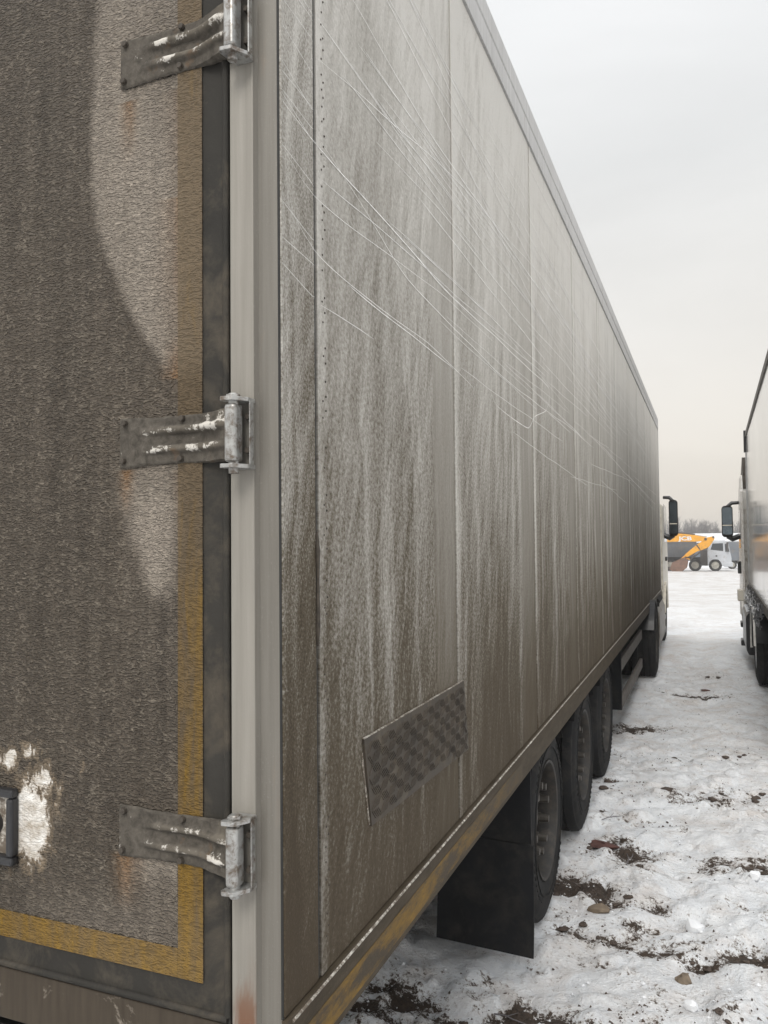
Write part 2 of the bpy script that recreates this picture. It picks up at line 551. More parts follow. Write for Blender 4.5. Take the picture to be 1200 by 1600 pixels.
def make_snow_mat():
    m, nt, b = newmat('trodden_snow')
    p = worldpos(nt)
    y = sep(nt, p)[1]
    n1 = noise(nt, p, 9, 6, 0.72, 0.5)
    n2 = noise(nt, p, 42, 5, 0.7, 0.3)
    n3 = noise(nt, mapping(nt, p, (1.2, 0.5, 1)), 1.0, 5, 0.62)
    n4 = noise(nt, p, 3.1, 6, 0.7, 0.8)
    mud = mth(nt, 'ADD', attr(nt, 'mud'), mth(nt, 'ADD', mth(nt, 'MULTIPLY', mth(nt, 'SUBTRACT', n1, 0.5), 1.0),
                                               mth(nt, 'MULTIPLY', mth(nt, 'SUBTRACT', n2, 0.5), 1.25)))
    n5 = noise(nt, p, 150, 4, 0.7)
    mud = mth(nt, 'ADD', mud, mth(nt, 'MULTIPLY', mth(nt, 'SUBTRACT', n5, 0.5), 0.5))
    snow = mixc(nt, mapr(nt, n1, 0.3, 0.7), (0.74, 0.765, 0.80), (0.90, 0.91, 0.92))
    snow = mixc(nt, mapr(nt, n4, 0.47, 0.68, 0, 0.6), snow, (0.60, 0.535, 0.485))
    snow = mixc(nt, mth(nt, 'MULTIPLY', mapr(nt, n2, 0.57, 0.68), mapr(nt, n4, 0.43, 0.58, 0.0, 0.85)), snow, (0.20, 0.15, 0.12))
    far = mth(nt, 'MULTIPLY', mapr(nt, y, 8, 60, 0.25, 1.0), mapr(nt, n3, 0.44, 0.62))
    n6 = noise(nt, mapping(nt, p, (0.35, 0.5, 1), (0, 0, 0.4)), 1.0, 6, 0.7, 0.6)
    snow = mixc(nt, mth(nt, 'MULTIPLY', far, 0.6), snow, (0.40, 0.33, 0.27))
    snow = mixc(nt, mth(nt, 'MULTIPLY', mapr(nt, y, 12, 40), mapr(nt, n6, 0.50, 0.62, 0.0, 0.75)), snow, (0.38, 0.31, 0.25))
    snow = mixc(nt, mapr(nt, y, 12, 26, 0, 0.55), snow, mixc(nt, n1, (0.46, 0.445, 0.43), (0.66, 0.655, 0.65)))
    slush = mixc(nt, n2, (0.27, 0.235, 0.205), (0.42, 0.38, 0.345))
    soil = mixc(nt, mapr(nt, n2, 0.35, 0.65), (0.024, 0.018, 0.0145), (0.078, 0.056, 0.041))
    col = mixc(nt, mapr(nt, mud, 0.42, 0.56, 0, 0.8), snow, slush)
    col = mixc(nt, mapr(nt, mud, 0.54, 0.61), col, soil)
    h = mth(nt, 'ADD', mth(nt, 'MULTIPLY', n1, 1.0), mth(nt, 'ADD', mth(nt, 'MULTIPLY', n2, 0.6), mth(nt, 'MULTIPLY', n5, 0.25)))
    put(nt, b, color=col, rough=mapr(nt, mud, 0.4, 0.65, 0.55, 0.75), spec=0.3, normal=bump(nt, h, 0.9, 0.035))
    return m


DOOR = make_door_mat()
TAPE = make_tape_mat()
SIDE = make_side_mat('dirty_side_panel')
STRIP = make_side_mat('dirty_corner_strip', True)
RAIL = make_rail_mat()
RTAPE = make_rail_tape_mat()
POST = make_post_mat('dull_post_metal')
POSTD = make_post_mat('shaded_post_metal', (0.19, 0.178, 0.156), (0.14, 0.130, 0.113), False)  # post metal again, the shade of the return's turned face put into its colour
TOPR = make_post_mat('pale_top_rail', (0.56, 0.555, 0.55), (0.42, 0.415, 0.41), False)
STRAP = make_strap_mat()
SILL = make_sill_mat()
SNOW = make_snow_mat()
SEAL = simple('dusty_rubber_seal', (0.031, 0.029, 0.0255), 0.75, spec=0.2, var=0.3, scale=4, dirt=(0.075, 0.064, 0.050), dirt_amt=0.25, bmp=0.25, bscale=70)
STEEL = simple('galvanised_steel', (0.38, 0.38, 0.37), 0.38, 0.55, var=0.3, scale=30, dirt=(0.15, 0.12, 0.095), dirt_amt=0.32)
BOLT = simple('grimy_bolt', (0.065, 0.055, 0.045), 0.65, 0.1, spec=0.3, var=0.4, scale=60)
GAP = simple('dark_joint', (0.02, 0.02, 0.019), 0.8)
SCR = simple('bare_scratch', (0.88, 0.87, 0.85), 0.5, var=0.15, scale=20, dirt=(0.45, 0.44, 0.42), dirt_amt=0.15)
SCRF = simple('faint_scratch', (0.74, 0.73, 0.71), 0.5, var=0.15, scale=20, dirt=(0.45, 0.44, 0.42), dirt_amt=0.15)
SCUFF = simple('scuffed_white_edge', (0.62, 0.59, 0.53), 0.5, var=0.5, scale=38, dirt=(0.12, 0.095, 0.07), dirt_amt=0.52)
TREAD = simple('grimy_tread_plate', (0.058, 0.047, 0.036), 0.55, 0.1, spec=0.3, var=0.4, scale=11, dirt=(0.10, 0.082, 0.060), dirt_amt=0.22)
RUBBER = simple('tyre_rubber', (0.015, 0.0155, 0.0165), 0.8, spec=0.2, var=0.35, scale=7, dirt=(0.034, 0.031, 0.028), dirt_amt=0.25, bmp=0.2, bscale=50)
RIM = simple('muddy_rim', (0.03, 0.028, 0.026), 0.6, 0.2, var=0.4, scale=12, dirt=(0.055, 0.046, 0.037), dirt_amt=0.3)
NUT = simple('muddy_wheel_nut', (0.055, 0.048, 0.040), 0.5, 0.2, var=0.4, scale=30)
FLAP = simple('black_flap', (0.0085, 0.009, 0.0105), 0.7, spec=0.2, var=0.35, scale=5, dirt=(0.020, 0.019, 0.0175), dirt_amt=0.28, bmp=0.1, bscale=25)
CHAS = simple('black_chassis', (0.015, 0.0145, 0.014), 0.8, spec=0.2, var=0.4, scale=6)
GUARD = simple('muddy_guard_rail', (0.13, 0.115, 0.10), 0.6, 0.1, var=0.3, scale=8, dirt=(0.07, 0.058, 0.047), dirt_amt=0.3)
WHITEP = simple('white_cab_paint', (0.72, 0.70, 0.66), 0.3, var=0.12, scale=5, dirt=(0.40, 0.35, 0.29), dirt_amt=0.22)
CREAM = simple('cream_cab_paint', (0.66, 0.62, 0.53), 0.35, var=0.12, scale=5, dirt=(0.35, 0.30, 0.24), dirt_amt=0.22)
BLACKP = simple('black_plastic', (0.020, 0.020, 0.022), 0.35, var=0.25, scale=6)
TANK = simple('grey_tank', (0.21, 0.19, 0.17), 0.45, 0.3, var=0.25, scale=6, dirt=(0.11, 0.09, 0.07), dirt_amt=0.3)
GLASS = simple('dark_glass', (0.03, 0.038, 0.045), 0.08, var=0.1)
MIRR = simple('mirror_glass', (0.13, 0.16, 0.185), 0.04, 1.0, var=0.05)
LAMP = simple('pale_lamp_lens', (0.62, 0.58, 0.50), 0.3, var=0.1)
RED = simple('red_lens', (0.45, 0.035, 0.03), 0.3, var=0.1)
CHAIN = simple('chain_steel', (0.20, 0.20, 0.205), 0.35, 0.75, var=0.4, scale=30)
CHAINL = simple('bright_chain_steel', (0.62, 0.62, 0.62), 0.35, 0.6, var=0.3, scale=30)
SILVER = simple('wheel_silver', (0.45, 0.45, 0.45), 0.4, 0.5, var=0.25, scale=8)
YEL = simple('digger_yellow', (0.72, 0.33, 0.012), 0.5, var=0.14, scale=1.6, dirt=(0.30, 0.17, 0.06), dirt_amt=0.18)
DKSTEEL = simple('dark_steel', (0.055, 0.05, 0.048), 0.5, 0.3, var=0.3, scale=2)
RUSTY = simple('rusty_bucket', (0.17, 0.095, 0.065), 0.75, 0.1, var=0.4, scale=3)
DUMPG = simple('slate_dump_body', (0.135, 0.15, 0.172), 0.5, 0.1, var=0.2, scale=1.2, dirt=(0.2, 0.18, 0.16), dirt_amt=0.15)
CABG = simple('pale_grey_cab', (0.47, 0.50, 0.54), 0.4, var=0.1, scale=1.2, dirt=(0.3, 0.28, 0.26), dirt_amt=0.15)
SHEDW = simple('shed_wall_blue', (0.12, 0.15, 0.19), 0.6, var=0.2, scale=0.6)
SNOWC = simple('clean_snow', (0.70, 0.715, 0.735), 0.6, spec=0.3, var=0.06, scale=6, bmp=0.4, bscale=20)
BARK = simple('bare_twigs', (0.135, 0.125, 0.13), 0.85, var=0.25, scale=0.5)
SOIL = simple('wet_soil', (0.06, 0.043, 0.033), 0.75, var=0.5, scale=40, bmp=0.5, bscale=90)
STONE = simple('tan_stone', (0.15, 0.115, 0.08), 0.75, var=0.4, scale=25, bmp=0.4, bscale=70)
BRICKR = simple('reddish_rag', (0.085, 0.037, 0.03), 0.75, var=0.4, scale=25, bmp=0.4, bscale=70)


def make_gloss_side():
    m, nt, b = newmat('polished_side_wall')
    p = nd(nt, 'ShaderNodeTexCoord').outputs['Object']
    s = noise(nt, mapping(nt, p, (1, 0.5, 0.7), (RAD(35), 0, 0)), 2.0, 5, 0.6)
    f = noise(nt, p, 30, 4, 0.7)
    col = mixc(nt, mapr(nt, s, 0.3, 0.7), (0.66, 0.655, 0.635), (0.76, 0.75, 0.725))
    put(nt, b, color=col, rough=mapr(nt, mth(nt, 'ADD', s, mth(nt, 'MULTIPLY', f, 0.3)), 0.4, 0.9, 0.07, 0.15), metal=0.35, spec=1.0)
    return m


GLOSS = make_gloss_side()

# ------------------------------------------------------------------ ground
GZ = -0.08


def axis_pts(segs):
    out = [segs[0][0]]
    for a, b, step in segs:
        n = max(1, int(round((b - a) / step)))
        out += list(a + (b - a) * (np.arange(n) + 1) / n)
    return np.array(out)


gx = axis_pts([(-320, -60, 26), (-60, -8, 4), (-8, -2.6, 0.4), (-2.6, -0.9, 0.06), (-0.9, 2.4, 0.02), (2.4, 5, 0.1), (5, 12, 0.7), (12, 60, 4), (60, 320, 26)])
gy = axis_pts([(-320, -40, 28), (-40, -6, 3), (-6, -0.5, 0.3), (-0.5, 1.0, 0.06), (1.0, 6.5, 0.02), (6.5, 13, 0.04), (13, 24, 0.12), (24, 60, 0.45), (60, 120, 1.2), (120, 330, 14)])
GXX, GYY = np.meshgrid(gx, gy, indexing='ij')


def base_z(y):
    t = np.maximum(y - 11.0, 0)
    return GZ - 0.0212 * (np.sqrt(t * t + 36) - 6)


stepx = np.gradient(gx)[:, None] + 0 * GYY
stepy = np.gradient(gy)[None, :] + 0 * GXX
cell = np.maximum(stepx, stepy)


def lay(amp, scale, seed, oct=3):
    fade = np.clip(1.5 - cell / (scale * 0.5), 0, 1)
    return amp * fade * (fbm(GXX / scale, GYY / scale, seed, oct) - 0.5)


rut = 0.045 * (np.exp(-((GXX - 0.62 - 0.05 * np.sin(GYY * 0.9)) / 0.13) ** 2)) * fbm(GXX / 0.4, GYY / 0.9, 77, 2)
lump = -rut + lay(0.075, 0.55, 11) + lay(0.060, 0.20, 23) + lay(0.032, 0.08, 31, 3) + lay(0.12, 2.4, 5, 2)
chunk = fbm(GXX / 0.13, GYY / 0.13, 61, 3)
lump = lump + 0.026 * sstep(chunk, 0.58, 0.66) * np.clip(1.5 - cell / 0.05, 0, 1)
# churned patches of soil: (x, y, rx, ry, strength)
PATCH = [(-0.35, 1.78, .40, .22, .75), (0.06, 1.92, .22, .12, .9), (0.02, 3.25, .30, .17, .95), (0.14, 2.80, .28, .12, 1.0), (0.19, 3.85, .30, .13, .8), (0.95, 3.85, .34, .15, .95),
         (0.98, 2.78, .16, .10, .9), (0.85, 2.18, .22, .10, .85), (0.26, 1.93, .16, .10, .8), (0.62, 9.3, .34, .14, .85), (0.30, 3.15, .22, .08, .85),
         (0.25, 4.45, .34, .16, .55), (0.10, 7.4, .20, .22, .8), (1.02, 5.4, .25, .18, .6), (0.55, 5.1, .30, .15, .45), (0.70, 2.70, .10, .06, .6), (0.02, 5.2, .10, .25, .6),
         (0.9, 6.5, .3, .2, .4), (0.3, 6.2, .25, .18, .45), (0.8, 10.9, .2, .15, .5), (-0.15, 1.55, .3, .14, .7), (1.25, 3.3, .2, .25, .8), (0.5, 2.1, .12, .08, .5)]
WX = GXX + 0.22 * (fbm(GXX / 0.25, GYY / 0.25, 81, 4) - 0.5)
WY = GYY + 0.22 * (fbm(GXX / 0.25, GYY / 0.25, 91, 4) - 0.5)
mud = np.zeros_like(GXX)
for px, py, rx, ry, s in PATCH:
    d2 = ((WX - px) / (rx * 1.25)) ** 2 + ((WY - py) / (ry * 1.25)) ** 2
    mud = np.maximum(mud, 0.64 * s * np.exp(-0.9 * d2))
near = np.clip(1.5 - cell / 0.2, 0, 1)
mud = mud + near * 0.6 * (fbm(WX / 0.42, WY / 0.30, 41, 4) - 0.5) + near * 0.65 * (fbm(GXX / 0.10, GYY / 0.07, 47, 4) - 0.5)
mud = mud + near * 0.16 * sstep(fbm(WX / 0.9, WY / 0.55, 55, 3), 0.48, 0.66)
mud = np.where(GXX < -0.45, mud + 0.10, mud)
lump = lump - 0.030 * sstep(mud, 0.35, 0.65) * near + 0.014 * sstep(mud, 0.5, 0.7) * near * (fbm(GXX / 0.05, GYY / 0.05, 71, 2) - 0.3)
gz = base_z(GYY) + lump
gv = np.stack([GXX, GYY, gz], -1).reshape(-1, 3)
ground = from_np('snow_ground', gv, grid_faces(len(gx), len(gy)), SNOW, attrs={'mud': mud}, smooth=True)
ground['kind'] = 'structure'


def ground_z(x, y):
    i = int(np.clip(np.searchsorted(gx, x), 1, len(gx) - 1))
    j = int(np.clip(np.searchsorted(gy, y), 1, len(gy) - 1))
    return float(gz[i - 1:i + 1, j - 1:j + 1].mean())


# ------------------------------------------------------------------ near trailer
T = thing('box_trailer', 'long dirty white box trailer with scratched side and three hinges on its rear door', 'trailer', (-1.26, 4.2, GZ), org=True)
ZB, ZT, LEN, WID = 0.84, 4.0, 13.6, 2.5
# inner core, floor and roof
B().box(-WID + 0.03, -0.03, 0.05, LEN - 0.02, 0.93, 3.97).build('body_core', GAP, T)
B().box(-WID + 0.012, -0.012, 0.06, LEN - 0.01, 3.972, 3.995).build('roof', TOPR, T)

# rear door skin with its own stains
dx = np.linspace(-1.22, -0.178, 261)
dz = np.linspace(0.942, 3.93, 700)
DX, DZ = np.meshgrid(dx, dz, indexing='ij')


def curve(pts, z):
    pts = sorted(pts, key=lambda q: q[1])
    return np.interp(z, [q[1] for q in pts], [q[0] for q in pts])


def door_masks(DX, DZ):
    wob = (fbm(DX / 0.05, DZ / 0.09, 3, 4) - 0.5) * 0.045
    e1 = curve([(-0.452, 3.9), (-0.448, 3.074), (-0.464, 2.934), (-0.47, 2.749), (-0.459, 2.605), (-0.429, 2.502), (-0.377, 2.397), (-0.309, 2.294), (-0.262, 2.235), (-0.20, 2.20), (-0.1, 2.19)], DZ)
    soft = 0.004 + 0.014 * fbm(DX / 0.3, DZ / 0.35, 13, 3)
    e1 = e1 + 0.022 * (fbm(DZ / 0.22, DZ * 0 + 2.0, 17, 3) - 0.5)
    c1 = np.clip((DX - e1 + wob * 0.25 + soft) / (2 * soft), 0, 1) * (0.72 + 0.5 * (fbm(DX / 0.10, DZ / 0.5, 19, 4) - 0.2)) * (1 - 0.45 * sstep(DX, -0.32, -0.20)) * sstep(DZ, 2.19, 2.27) * (0.72 + 0.28 * sstep(DZ, 3.0, 2.6))
    e2 = curve([(-0.383, 2.034), (-0.386, 1.959), (-0.367, 1.878), (-0.325, 1.798), (-0.278, 1.735)], DZ)
    e2r = curve([(-0.235, 2.03), (-0.238, 1.88), (-0.262, 1.735)], DZ)
    c2 = sstep(DX - e2 + wob, -0.02, 0.045) * (1 - sstep(DX - e2r, -0.045, 0.03)) * (DZ < 2.045) * sstep(DZ, 1.72, 1.80) * (0.45 + 0.55 * sstep(DZ, 2.04, 1.90))
    c2 += 0.14 * sstep(DX, -0.385, -0.37) * (DZ < 2.045) * sstep(DZ, 1.45, 2.0)
    c3 = sstep(DX + wob * 0.5, -0.385, -0.372) * (DZ < 1.235) * (0.30 + 0.45 * sstep(DZ, 1.16, 1.23)) * (DX < -0.239)
    c4_ = 0.30 * sstep(DZ, 1.20, 1.07) * sstep(DX, -0.75, -0.4)
    clean = np.clip(np.maximum.reduce([c1, c2, c3, c4_]), 0, 1)
    rust = np.zeros_like(DX)
    for (x0, z0, w, L) in ((-0.368, 2.83, .018, .14), (-0.368, 2.035, .016, .10), (-0.365, 1.235, .03, .12), (-0.19, 2.83, .05, .35), (-0.21, 2.03, .028, .30),
                           (-0.23, 2.22, .035, -.12), (-0.21, 3.05, .05, -.25), (-0.20, 2.6, .06, .45)):
        t = (z0 - DZ) / L
        rust = np.maximum(rust, np.exp(-((DX - x0 + wob * .4) / w) ** 2) * np.where((t > 0) & (t < 1), (1 - t), 0))
    peel = np.zeros_like(DX)
    for (x0, z0, rx, rz, s) in ((-0.635, 1.27, .065, .10, 1.05), (-0.60, 1.36, .05, .05, .75), (-0.70, 1.40, .06, .04, .62), (-0.63, 1.42, .05, .035, .55), (-0.485, 1.41, .018, .03, .45), (-0.56, 1.34, .03, .05, .5)):
        peel = np.maximum(peel, s * np.exp(-0.8 * (((DX - x0) / rx) ** 2 + ((DZ - z0) / rz) ** 2)))
    return {'clean': clean, 'rust': rust, 'peel': peel}


def skin(name, xs, zs, y, mat, parent):
    X, Z = np.meshgrid(xs, zs, indexing='ij')
    y = np.full_like(X, y)
    return from_np(name, np.stack([X, y, Z], -1).reshape(-1, 3), grid_faces(len(xs), len(zs)), mat, parent, door_masks(X, Z))


door = B().box(-1.222, -0.1165, 0.0005, 0.05, 0.94, 3.95).build('rear_door', SEAL, T)
skin('door_skin', np.linspace(-1.22, -0.178, 261), np.linspace(1.008, 3.93, 700), -0.0015, DOOR, door)
# reflective tape: upright and bottom run
skin('reflective_tape', np.linspace(-0.238, -0.178, 16), np.linspace(1.008, 3.93, 500), -0.0030, TAPE, door)
skin('reflective_tape', np.linspace(-1.22, -0.2385, 180), np.linspace(1.008, 1.066, 14), -0.0031, TAPE, door)
# soft lip of the seal along the frame
B().tube([(-0.122, 0.0, 0.955), (-0.122, 0.0, 3.94)], 0.0075, 8).build('seal_lip', SEAL, door, smooth=60)
B().tube([(-1.21, 0.0, 0.949), (-0.122, 0.0, 0.949)], 0.0075, 8).build('seal_lip', SEAL, door, smooth=60)
# lock pocket at the left
lk = B()
for x0, x1, z0, z1 in ((-0.80, -0.665, 1.318, 1.338), (-0.80, -0.665, 1.170, 1.190), (-0.685, -0.665, 1.190, 1.318), (-0.80, -0.78, 1.190, 1.318)):
    lk.box(x0, x1, -0.022, 0.0, z0, z1)
pocket = lk.build('lock_pocket', BLACKP, door, bevel=0.006)
B().box(-0.78, -0.685, -0.004, -0.0018, 1.19, 1.318).build('pocket_back', SCUFF, pocket)
B().cyl((-0.735, -0.004, 1.255), (-0.735, -0.019, 1.255), 0.026, 0.022, 16).build('lock_barrel', DKSTEEL, pocket, smooth=40)
# left leaf of the rear doors
ld = B().box(-2.385, -1.228, 0.0005, 0.05, 0.94, 3.95).build('rear_door', SEAL, T)
skin('door_skin', np.linspace(-2.38, -1.232, 60), np.linspace(1.008, 3.93, 150), -0.0015, DOOR, ld)
for xr in (-0.98, -1.47):
    rod = B().cyl((xr, -0.03, 0.86), (xr, -0.03, 3.96), 0.014, n=10).build('locking_rod', STEEL, door if xr > -1.2 else ld, smooth=50)
# rear frame: corner posts, sill, header
B().box(-0.111, -0.056, -0.004, 0.06, 0.84, 3.985).build('corner_post', POST, T, bevel=0.003)
B().prism([(-0.056, -0.002), (-0.056, 0.06), (-0.0022, 0.06), (-0.0022, 0.004), (-0.010, -0.001), (-0.05, 0.006)], 2, 0.842, 3.983).build('post_return', POSTD, T, smooth=50)
B().box(-2.5, -2.39, -0.004, 0.06, 0.84, 3.985).build('corner_post', POST, T, bevel=0.003)
B().box(-2.388, -0.1125, 0.002, 0.06, 0.825, 0.937).build('rear_sill', SILL, T, bevel=0.004)
B().box(-2.388, -0.1125, 0.002, 0.06, 3.955, 3.985).build('rear_header', TOPR, T)
# corner strip and side panels
B().box(-0.03, 0.001, 0.0612, 0.151, 0.978, 3.80).build('filler_plate', GAP, T)
B().box(-0.02, -0.001, 0.0022, 0.0052, 0.972, 3.798).build('joint', GAP, T)
B().box(-0.02, 0.0015, 0.0056, 0.1495, 0.972, 3.798).build('corner_strip', STRIP, T, bevel=0.004)
edges = [0.163, 1.165, 2.455, 3.77, 5.04, 6.32, 7.60, 8.88, 10.16, 11.44, 12.70, 13.53]
for i, (a, b_) in enumerate(zip(edges[:-1], edges[1:])):
    # each sheet is pressed slightly: near edge folded over the one behind it
    prof = [(0.0, -0.02), (0.0, 0.0035), (0.002, 0.006), (0.030, 0.0055), (0.036, 0.0), (b_ - a - 0.012, 0.0), (b_ - a - 0.006, -0.0055), (b_ - a - 0.001, -0.006), (b_ - a - 0.001, -0.02)]
    k = 0.45 if i else 0.25
    B().prism([(x * k * 0.5 if 0 < x < 0.01 else x, a + y) for y, x in prof], 2, 0.974, 3.797).build('side_panel', SIDE, T)
# rows of small rivets on the first sheet
rv = B()
for q in range(150):
    zz = 1.05 + q * 0.0182
    zz += random.uniform(-0.006, 0.006)
    yq = 0.187 + (0.011 if q % 2 else 0) + random.uniform(-0.003, 0.003)
    if random.random() < 0.3 or zz > 3.2:
        continue
    rv.cyl((-0.0005, yq, zz), (0.0022, yq, zz), 0.0030, 0.0018, 7)
rv.build('rivets', BOLT, T)['kind'] = 'stuff'
# dent marks on the strip edge
B().tube([(0.003, 0.150, 1.90), (0.006, 0.147, 1.86), (0.004, 0.151, 1.80), (0.006, 0.146, 1.70), (0.003, 0.150, 1.66)], [0.002, 0.005, 0.003, 0.005, 0.002], 6).build('torn_edge', BOLT, T, smooth=60)
# far side, front wall
B().box(-2.5, -2.472, 0.06, 13.53, 0.978, 3.80).build('side_wall', SIDE, T)
B().box(-2.45, -0.05, 13.585, 13.6, 0.95, 3.95).build('front_wall', TOPR, T)
B().box(-0.06, 0.005, 13.534, 13.6, 0.84, 3.985).build('front_corner_post', TOPR, T, bevel=0.006)
# lower rail: ledge, face and return
B().prism([(-0.03, 0.84), (0.007, 0.84), (0.011, 0.846), (0.011, 0.955), (0.008, 0.9705), (-0.03, 0.9705)], 1, 0.0028, 13.53).build('lower_rail', RAIL, T, smooth=30)
B().prism([(0.0085, 0.9605), (0.0125, 0.961), (0.0125, 0.9632), (0.0085, 0.966)], 1, 0.02, 13.5).build('rail_edge', SCUFF, T)
B().box(0.0112, 0.0122, 0.006, 2.05, 0.862, 0.925).build('reflective_tape', RTAPE, T)
# upper rail: two steps
B().prism([(-0.03, 3.803), (0.008, 3.803), (0.010, 3.815), (0.010, 3.885), (0.004, 3.890), (0.004, 3.896), (0.011, 3.902), (0.011, 3.985), (-0.006, 4.0), (-0.03, 4.0)], 1, 0.0028, 13.53).build('upper_rail', TOPR, T, smooth=30)


# scratches, each a hair-thin raised burr running along the side
def ribbon(bld, pts, w, x=0.0016):
    vs, fs = [], []
    n = len(pts)
    for k, (y, z) in enumerate(pts):
        t = min(k, n - 1 - k) / max(1, n - 1)
        ww = w * min(1.0, 0.25 + 6 * t) * 0.5
        vs += [(x, y, z - ww), (x + 0.00005, y, z), (x, y, z + ww)]
    for k in range(n - 1):
        a = 3 * k
        fs += [(a, a + 1, a + 4, a + 3), (a + 1, a + 2, a + 5, a + 4)]
    bld.add(vs, fs)


def wander(pts, step=0.05, amp=0.004, seed=0):
    """smooth curve through the points with a slow drift"""
    rr = random.Random(seed)
    out = []
    n = len(pts)
    k0 = rr.uniform(0, 6)
    for q in range(n - 1):
        p0, p1, p2, p3 = pts[max(q - 1, 0)], pts[q], pts[q + 1], pts[min(q + 2, n - 1)]
        m = max(3, int(math.hypot(p2[0] - p1[0], p2[1] - p1[1]) / step))
        for k in range(m):
            t = k / m
            v = []
            for c in (0, 1):
                m1, m2 = (p2[c] - p0[c]) * 0.35, (p3[c] - p1[c]) * 0.35
                v.append((2 * t ** 3 - 3 * t ** 2 + 1) * p1[c] + (t ** 3 - 2 * t ** 2 + t) * m1 + (-2 * t ** 3 + 3 * t ** 2) * p2[c] + (t ** 3 - t ** 2) * m2)
            out.append((v[0], v[1] + amp * math.sin(v[0] * 5.3 + k0) + amp * 0.5 * math.sin(v[0] * 13.1 + 2 * k0)))
    out.append(pts[-1])
    return out


HERO = [[(0.014, 2.759), (0.10, 2.745), (0.182, 2.735), (0.30, 2.725), (0.552, 2.716), (1.148, 2.685), (2.025, 2.685), (2.883, 2.68), (2.80, 2.55), (2.492, 2.477), (2.337, 2.401), (2.0, 2.40), (1.724, 2.41), (1.6, 2.47)],
        [(0.182, 2.752), (0.40, 2.70), (0.70, 2.62), (1.10, 2.585), (1.8, 2.55), (2.6, 2.545), (3.4, 2.56), (4.7, 2.55)],
        [(0.25, 3.16), (0.359, 3.183), (0.7, 3.15), (1.124, 3.133), (2.4, 3.15), (3.902, 3.141), (4.858, 3.06)],
        [(0.20, 3.02), (0.6, 3.01), (1.1, 3.02), (1.9, 3.00), (3.1, 3.02)],
        [(0.011, 2.564), (0.148, 2.50), (0.35, 2.48), (0.9, 2.47), (1.4, 2.42)],
        [(0.5, 2.90), (1.2, 2.93), (2.2, 2.91), (3.6, 2.93), (5.2, 2.9), (6.8, 2.88)],
        [(5.3, 2.62), (7.0, 2.55), (9.5, 2.50), (12.4, 2.42)],
        [(0.17, 3.40), (0.6, 3.33), (1.3, 3.22), (2.4, 3.05), (3.6, 2.93), (5.0, 2.84)], [(0.17, 2.93), (0.5, 2.99), (1.2, 3.10), (2.2, 3.19), (3.4, 3.30)],
        [(0.3, 3.55), (0.9, 3.42), (1.8, 3.28), (3.2, 3.18)], [(0.02, 2.66), (0.15, 2.62), (0.5, 2.63), (1.1, 2.66), (1.7, 2.66)]]
for i, h in enumerate(HERO):
    s = B()
    ribbon(s, wander(h, 0.04, 0.0022, i), (0.0032, 0.0024, 0.0030, 0.0016, 0.0016, 0.0026, 0.004, 0.0026, 0.0020, 0.0026, 0.0014)[i], 0.0018)
    s.build('scratch_mark', SCR, T)
fs_, fs2 = B(), B()
rr = random.Random(12)
for i in range(120):
    y0 = 0.17 + 9 * rr.random() ** 1.7
    z0 = rr.choice([rr.gauss(2.95, 0.18), rr.gauss(3.15, 0.12), rr.gauss(2.65, 0.15), rr.uniform(2.3, 3.6), rr.uniform(3.1, 3.75)])
    L = rr.uniform(0.25, 1.8) * (1 + y0 * 0.25)
    sl = rr.uniform(-0.05, 0.03)
    if z0 > 3.7 or y0 + L > 13.4:
        continue
    ribbon(fs_ if i % 4 else fs2, wander([(y0, z0), (y0 + L, z0 + sl * L)], 0.08, 0.0022, i), rr.uniform(0.0012, 0.0026) * (1 + 0.08 * y0), 0.0015)
for i in range(14):
    z0 = rr.uniform(2.4, 3.2)
    ribbon(fs_, wander([(0.008, z0), (0.148, z0 - rr.uniform(0.01, 0.05))], 0.02, 0.003, i + 900), 0.0014, 0.0018)
fs_.build('fine_scratches', SCRF, T)['kind'] = 'stuff'
fs2.build('fine_scratches', SCR, T)['kind'] = 'stuff'

# chequer plate bolted over a repair low on the side
PL = [(0.379, 1.413), (1.208, 1.412), (1.258, 1.175), (0.42, 1.198)]
pb = B().prism(PL, 0, 0.0008, 0.0066).build('tread_plate', TREAD, T)
bars = B()
row = 0
z = 1.192
while z < 1.41:
    k = 0
    y = 0.40 + (0.0 if row % 2 else 0.0)
    while y < 1.25:
        dirn = 1 if (row + k) % 2 else -1
        for q in range(-2, 3):
            cy, cz = y + q * 0.0098, z + dirn * q * 0.0008
            t = (1.413 - cz) / 0.225
            if not (0.379 + 0.041 * t + 0.016 < cy < 1.208 + 0.05 * t - 0.016 and 1.212 - 0.026 * (cy - 0.42) / 0.84 < cz < 1.400):
                continue
            e, n_ = (0.0125, dirn * 0.0122), (-dirn * 0.0010, 0.0011)
            p4 = [(cy - e[0] - n_[0], cz - e[1] - n_[1]), (cy + e[0] - n_[0], cz + e[1] - n_[1]), (cy + e[0] + n_[0], cz + e[1] + n_[1]), (cy - e[0] + n_[0], cz - e[1] + n_[1])]
            vs = [(0.0066, a, b_) for a, b_ in p4] + [(0.0090, 0.75 * a + 0.25 * cy, 0.75 * b_ + 0.25 * cz) for a, b_ in p4]
            bars.add(vs, [(4, 5, 6, 7), (0, 1, 5, 4), (1, 2, 6, 5), (2, 3, 7, 6), (3, 0, 4, 7)])
        y += 0.052
        k += 1
    z += 0.0275
    row += 1
bars.build('raised_bars', TREAD, pb)['kind'] = 'stuff'
B().prism([(0.379, 1.4128), (0.379, 1.4145), (1.210, 1.4135), (1.210, 1.4120)], 0, 0.0010, 0.0072).build('plate_lip', SCUFF, pb)
B().prism([(0.3785, 1.35), (0.3790, 1.38), (0.4190, 1.20), (0.413, 1.205), (0.404, 1.25)], 0, 0.0008, 0.0030).build('sealant_bead', SCUFF, pb)

